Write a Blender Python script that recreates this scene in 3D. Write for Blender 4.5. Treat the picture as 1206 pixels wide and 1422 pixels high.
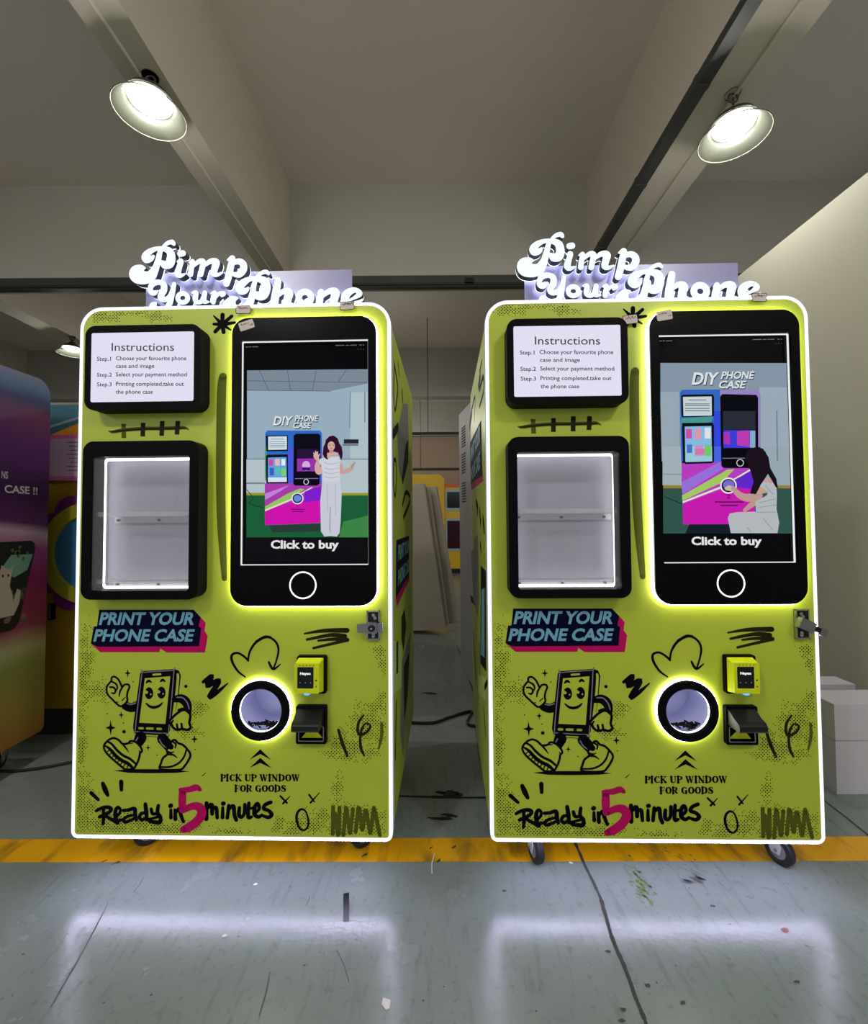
import bpy, bmesh, math, random
from mathutils import Vector, Matrix
for o in list(bpy.data.objects): bpy.data.objects.remove(o, do_unlink=True)
scene = bpy.context.scene
C = scene.collection
# ------------------------------------------------------------------ camera
FPX, IMW, IMH = 620.0, 1206.0, 1422.0
cam = bpy.data.cameras.new('camera'); camo = bpy.data.objects.new('camera', cam); C.objects.link(camo)
cam.sensor_fit = 'VERTICAL'; cam.sensor_height = 36.0; cam.sensor_width = 36.0
cam.lens = FPX/IMH*36.0
cam.shift_x = -(606.27-IMW/2)/IMH; cam.shift_y = (700.72-IMH/2)/IMH
camo.matrix_world = Matrix.Translation((0, 0, 1.2724)) @ Matrix.Rotation(math.pi/2+0.0315, 4, 'X') @ Matrix.Rotation(-0.007, 4, 'Z')
cam.clip_start = 0.05; cam.clip_end = 100
scene.camera = camo
# ------------------------------------------------------------------ view, world, lights
scene.view_settings.view_transform = 'Standard'; scene.view_settings.look = 'None'
scene.view_settings.exposure = 0.0; scene.view_settings.gamma = 1.0; scene.view_settings.use_curve_mapping = False
scene.cycles.max_bounces = 8; scene.cycles.sample_clamp_indirect = 6.0
world = bpy.data.worlds.new('world'); scene.world = world; world.use_nodes = True
bg = world.node_tree.nodes['Background']; bg.inputs[0].default_value = (0.9, 0.95, 1.0, 1); bg.inputs[1].default_value = 0.6
LAMP_EMIT = 9.0       # glow of the visible high bay bulbs
def hall_point_light(name, loc, power, size=0.2, col=(1.0, 0.985, 0.935)):
    l = bpy.data.lights.new(name, 'POINT'); l.shadow_soft_size = size; l.energy = power; l.color = col
    o = bpy.data.objects.new(name, l); C.objects.link(o); o.location = loc
    return o
# assumed unseen hall lamps, lights without fixtures, added to brighten fronts, floor and ceiling
for i, (x, y, p) in enumerate(((-1.9, -1.3, 150), (2.05, -1.3, 135), (-5.9, -0.5, 40), (-1.9, 12.5, 110), (-5.8, 12.5, 70), (-5.9, -6.5, 90), (-5.9, -5.0, 80), (4.2, 7.5, 60), (-1.9, 8.0, 30))):
    hall_point_light('hall_point_light', (x, y, 3.95), p)

# ------------------------------------------------------------------ helpers
def lin(c):
    o = []
    for v in c[:3]:
        v = v/255.0
        o.append(v/12.92 if v <= 0.04045 else ((v+0.055)/1.055)**2.4)
    return (*o, 1.0)
MATS = {}
def mat(name, col, rough=0.5, metal=0.0, emit=0.0, noise=0.0, nscale=8.0, spec=0.5, coat=0.0):
    if name in MATS: return MATS[name]
    m = bpy.data.materials.new(name); m.use_nodes = True; nt = m.node_tree; b = nt.nodes['Principled BSDF']
    c = lin(col)
    b.inputs['Base Color'].default_value = c; b.inputs['Roughness'].default_value = rough; b.inputs['Metallic'].default_value = metal
    b.inputs['Specular IOR Level'].default_value = spec; b.inputs['Coat Weight'].default_value = coat
    if emit:
        b.inputs['Emission Color'].default_value = c; b.inputs['Emission Strength'].default_value = emit
    if noise:
        tc = nt.nodes.new('ShaderNodeTexCoord'); n = nt.nodes.new('ShaderNodeTexNoise'); n.inputs['Scale'].default_value = nscale; n.inputs['Detail'].default_value = 5
        mx = nt.nodes.new('ShaderNodeMix'); mx.data_type = 'RGBA'; mx.blend_type = 'MIX'
        mx.inputs[6].default_value = tuple(x*(1-noise) for x in c[:3])+(1,); mx.inputs[7].default_value = tuple(min(1, x*(1+noise)) for x in c[:3])+(1,)
        nt.links.new(tc.outputs['Object'], n.inputs['Vector']); nt.links.new(n.outputs['Fac'], mx.inputs[0]); nt.links.new(mx.outputs[2], b.inputs['Base Color'])
    MATS[name] = m
    return m
def emitter(name, col, strength):
    if name in MATS: return MATS[name]
    m = bpy.data.materials.new(name); m.use_nodes = True; nt = m.node_tree; nt.nodes.clear()
    e = nt.nodes.new('ShaderNodeEmission'); e.inputs[0].default_value = lin(col); e.inputs[1].default_value = strength
    o = nt.nodes.new('ShaderNodeOutputMaterial'); nt.links.new(e.outputs[0], o.inputs[0])
    MATS[name] = m
    return m
def clear_mat(name, tint, alpha, rough=0.05):
    if name in MATS: return MATS[name]
    m = bpy.data.materials.new(name); m.use_nodes = True; nt = m.node_tree; nt.nodes.clear()
    t = nt.nodes.new('ShaderNodeBsdfTransparent'); g = nt.nodes.new('ShaderNodeBsdfPrincipled'); g.inputs['Base Color'].default_value = lin(tint); g.inputs['Roughness'].default_value = rough
    mx = nt.nodes.new('ShaderNodeMixShader'); mx.inputs[0].default_value = alpha
    o = nt.nodes.new('ShaderNodeOutputMaterial')
    nt.links.new(t.outputs[0], mx.inputs[1]); nt.links.new(g.outputs[0], mx.inputs[2]); nt.links.new(mx.outputs[0], o.inputs[0])
    MATS[name] = m
    return m
class MB:
    """collects faces with material slots and links them as one mesh object"""
    def __init__(s): s.v = []; s.f = []; s.m = []; s.mats = []
    def mi(s, m):
        if m not in s.mats: s.mats.append(m)
        return s.mats.index(m)
    def face(s, pts, m):
        n = len(s.v); s.v += [tuple(p) for p in pts]; s.f.append(list(range(n, n+len(pts)))); s.m.append(s.mi(m))
    def mesh_part(s, verts, faces, m):
        n = len(s.v); s.v += [tuple(p) for p in verts]; k = s.mi(m)
        for f in faces: s.f.append([n+i for i in f]); s.m.append(k)
    def box(s, x0, y0, z0, x1, y1, z1, m, M=None):
        v = [Vector((x, y, z)) for z in (z0, z1) for x, y in ((x0, y0), (x1, y0), (x1, y1), (x0, y1))]
        if M is not None: v = [M @ p for p in v]
        s.mesh_part(v, [(3, 2, 1, 0), (4, 5, 6, 7), (0, 1, 5, 4), (1, 2, 6, 5), (2, 3, 7, 6), (3, 0, 4, 7)], m)
    def prism(s, loop, w0, w1, m, loop1=None):
        """closed 2D loop (u,v) extruded from depth w0 (front) to w1 (back)"""
        l1 = loop1 or loop; n = len(loop)
        v = [(u, w0, z) for u, z in loop]+[(u, w1, z) for u, z in l1]
        f = [list(range(n)), list(range(2*n-1, n-1, -1))]
        f += [(i, n+i, n+(i+1) % n, (i+1) % n) for i in range(n)]
        s.mesh_part(v, f, m)
    def ring(s, outer, inner, w0, w1, m):
        n = len(outer)
        v = [(u, w0, z) for u, z in outer]+[(u, w0, z) for u, z in inner]+[(u, w1, z) for u, z in outer]+[(u, w1, z) for u, z in inner]
        f = []
        for i in range(n):
            j = (i+1) % n
            f += [(i, j, n+j, n+i), (2*n+j, 2*n+i, 3*n+i, 3*n+j), (i, 2*n+i, 2*n+j, j), (n+i, n+j, 3*n+j, 3*n+i)]
        s.mesh_part(v, f, m)
    def walls(s, loop, w0, w1, m):
        n = len(loop)
        v = [(u, w0, z) for u, z in loop]+[(u, w1, z) for u, z in loop]
        s.mesh_part(v, [(i, (i+1) % n, n+(i+1) % n, n+i) for i in range(n)], m)
    def tube(s, pts, r, m, seg=8, closed=False):
        P = [Vector(p) for p in pts]; n = len(P); v = []; up = None
        for i, p in enumerate(P):
            a = P[i-1] if (i > 0 or closed) else p; b = P[(i+1) % n] if (i < n-1 or closed) else p
            t = (b-a).normalized()
            if up is None:
                up = Vector((0, 0, 1)) if abs(t.z) < 0.9 else Vector((1, 0, 0))
            x = t.cross(up).normalized(); y = x.cross(t).normalized(); up = y
            rr = r[i] if isinstance(r, (list, tuple)) else r
            v += [p+x*math.cos(2*math.pi*k/seg)*rr+y*math.sin(2*math.pi*k/seg)*rr for k in range(seg)]
        f = []
        for i in range(n if closed else n-1):
            for k in range(seg):
                f.append((i*seg+k, i*seg+(k+1) % seg, ((i+1) % n)*seg+(k+1) % seg, ((i+1) % n)*seg+k))
        if not closed: f += [list(range(seg))[::-1], list(range((n-1)*seg, n*seg))]
        s.mesh_part(v, f, m)
    def lathe(s, prof, m, seg=32, M=None, cap=False):
        v = []
        for r, z in prof:
            v += [Vector((r*math.cos(2*math.pi*k/seg), r*math.sin(2*math.pi*k/seg), z)) for k in range(seg)]
        if M is not None: v = [M @ p for p in v]
        f = [(i*seg+k, i*seg+(k+1) % seg, (i+1)*seg+(k+1) % seg, (i+1)*seg+k) for i in range(len(prof)-1) for k in range(seg)]
        if cap: f += [list(range(seg))[::-1], list(range((len(prof)-1)*seg, len(prof)*seg))]
        s.mesh_part(v, f, m)
    def add_mesh(s, me, m, fn):
        s.mesh_part([fn(v.co) for v in me.vertices], [list(p.vertices) for p in me.polygons], m)
    def build(s, name, parent=None, smooth=False):
        me = bpy.data.meshes.new(name); me.from_pydata(s.v, [], s.f)
        for m in s.mats: me.materials.append(m)
        me.polygons.foreach_set('material_index', s.m)
        me.validate(); me.update()
        bm = bmesh.new(); bm.from_mesh(me); bmesh.ops.recalc_face_normals(bm, faces=bm.faces); bm.to_mesh(me); bm.free()
        if smooth:
            me.polygons.foreach_set('use_smooth', [True]*len(me.polygons))
            try: me.set_sharp_from_angle(angle=math.radians(35))
            except Exception: pass
        o = bpy.data.objects.new(name, me); C.objects.link(o)
        if parent: o.parent = parent
        return o
def tag(o, label, cat, group=None):
    o['label'] = label; o['category'] = cat
    if group: o['group'] = group
    return o
def thing(name, label, cat, loc=(0, 0, 0), yaw=0.0, group=None):
    o = bpy.data.objects.new(name, None); o.empty_display_size = 0.1; C.objects.link(o); o.location = loc; o.rotation_euler = (0, 0, yaw)
    return tag(o, label, cat, group)
def structure(o): o['kind'] = 'structure'; return o
def rrect(u0, v0, u1, v1, r, n=6, rb=None):
    rb = r if rb is None else rb
    L = []
    for cx, cy, a0, q in ((u1-r, v1-r, 0, r), (u0+r, v1-r, 90, r), (u0+rb, v0+rb, 180, rb), (u1-rb, v0+rb, 270, rb)):
        for k in range(n+1):
            a = math.radians(a0+90*k/n); L.append((cx+q*math.cos(a), cy+q*math.sin(a)))
    return L
def circle(cu, cv, r, n=48): return [(cu+r*math.cos(2*math.pi*k/n), cv+r*math.sin(2*math.pi*k/n)) for k in range(n)]
def filled(loops, half):
    """mesh of a flat shape with holes, extruded by +-half (x, y in the plane)"""
    cu = bpy.data.curves.new('shape', 'CURVE'); cu.dimensions = '2D'; cu.fill_mode = 'BOTH'; cu.extrude = half
    for l in loops:
        sp = cu.splines.new('POLY'); sp.points.add(len(l)-1); sp.use_cyclic_u = True
        for i, (x, y) in enumerate(l): sp.points[i].co = (x, y, 0, 1)
    o = bpy.data.objects.new('shape', cu); C.objects.link(o); dg = bpy.context.evaluated_depsgraph_get(); dg.update()
    me = bpy.data.meshes.new_from_object(o.evaluated_get(dg)); bpy.data.objects.remove(o); bpy.data.curves.remove(cu)
    return me
def text_mesh(t, shear=0.0, bold=0.0, space=1.0):
    cu = bpy.data.curves.new('text', 'FONT'); cu.body = t; cu.offset = bold; cu.space_character = space; cu.resolution_u = 3
    o = bpy.data.objects.new('text', cu); C.objects.link(o); dg = bpy.context.evaluated_depsgraph_get(); dg.update()
    me = bpy.data.meshes.new_from_object(o.evaluated_get(dg)); bpy.data.objects.remove(o); bpy.data.curves.remove(cu)
    for v in me.vertices: v.co.x += shear*v.co.y
    return me
CAP = None
def put_text(mb, t, u0, vb0, u1, vcap, vb1, m, w, shear=0.0, bold=0.0, space=1.0, fn=None):
    """set text t between u0 and u1, baseline vb0..vb1, capital height up to vcap (metres)"""
    me = text_mesh(t, shear, bold, space)
    xs = [v.co.x for v in me.vertices]; x0, x1 = min(xs), max(xs)
    ch = 0.682+2*bold; sc = (vcap-vb0)/ch; k = (u1-u0)/(x1-x0)
    def f(co):
        a = (co.x-x0)/(x1-x0)
        p = (u0+(co.x-x0)*k, vb0+(vb1-vb0)*a+(co.y+bold)*sc)
        return fn(p) if fn else (p[0], w, p[1])
    mb.add_mesh(me, m, f); bpy.data.meshes.remove(me)
def catmull(P, n, closed=False):
    o = []; N = len(P)
    if N == 2 and not closed:
        return [tuple(a+(b-a)*i/4 for a, b in zip(P[0], P[1])) for i in range(5)]
    for i in range(N if closed else N-1):
        if closed: q = [P[(i-1) % N], P[i], P[(i+1) % N], P[(i+2) % N]]
        else: q = [P[max(i-1, 0)], P[i], P[i+1], P[min(i+2, N-1)]]
        for j in range(n):
            t = j/n
            o.append(tuple(.5*(2*b+(c-a)*t+(2*a-5*b+4*c-d)*t*t+(3*b-a-3*c+d)*t**3) for a, b, c, d in zip(*q)))
    if not closed: o.append(tuple(P[-1]))
    return o
def ribbon(mb, P, m, fn, closed=False, n=5):
    """brush stroke: points (u, v, radius) swept as a flat ribbon with round ends"""
    Q = catmull(P, n, closed); N = len(Q); V = []
    for i, (u, v, r) in enumerate(Q):
        a = Q[i-1] if (i > 0 or closed) else Q[i]; b = Q[(i+1) % N] if (i < N-1 or closed) else Q[i]
        dx, dy = b[0]-a[0], b[1]-a[1]; l = math.hypot(dx, dy) or 1e-9
        nx, ny = -dy/l, dx/l; r = max(r, 0.0003)
        V += [fn(u+nx*r, v+ny*r), fn(u-nx*r, v-ny*r)]
    F = [(2*i, 2*i+1, (2*i+3) % (2*N), (2*i+2) % (2*N)) for i in range(N if closed else N-1)]
    mb.mesh_part(V, F, m)
    if not closed:
        for u, v, r in (Q[0], Q[-1]):
            if r > 0.0015: mb.face([fn(u+r*math.cos(k*math.pi/5), v+r*math.sin(k*math.pi/5)) for k in range(10)], m)
def art(mb, items, mats, place, step=0.00002):
    """draw a list of (colour, kind, millimetre coordinates) one above the other"""
    for i, (col, kind, d) in enumerate(items):
        m = mats(col); fn = lambda a, b, k=i: place(a, b, k*step)
        d = [x*0.001 for x in d]
        if kind == 'f': mb.face([fn(d[j], d[j+1]) for j in range(0, len(d), 2)], m)
        else: ribbon(mb, [(d[j], d[j+1], d[j+2]) for j in range(0, len(d), 3)], m, fn, kind == 'c')
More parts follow.
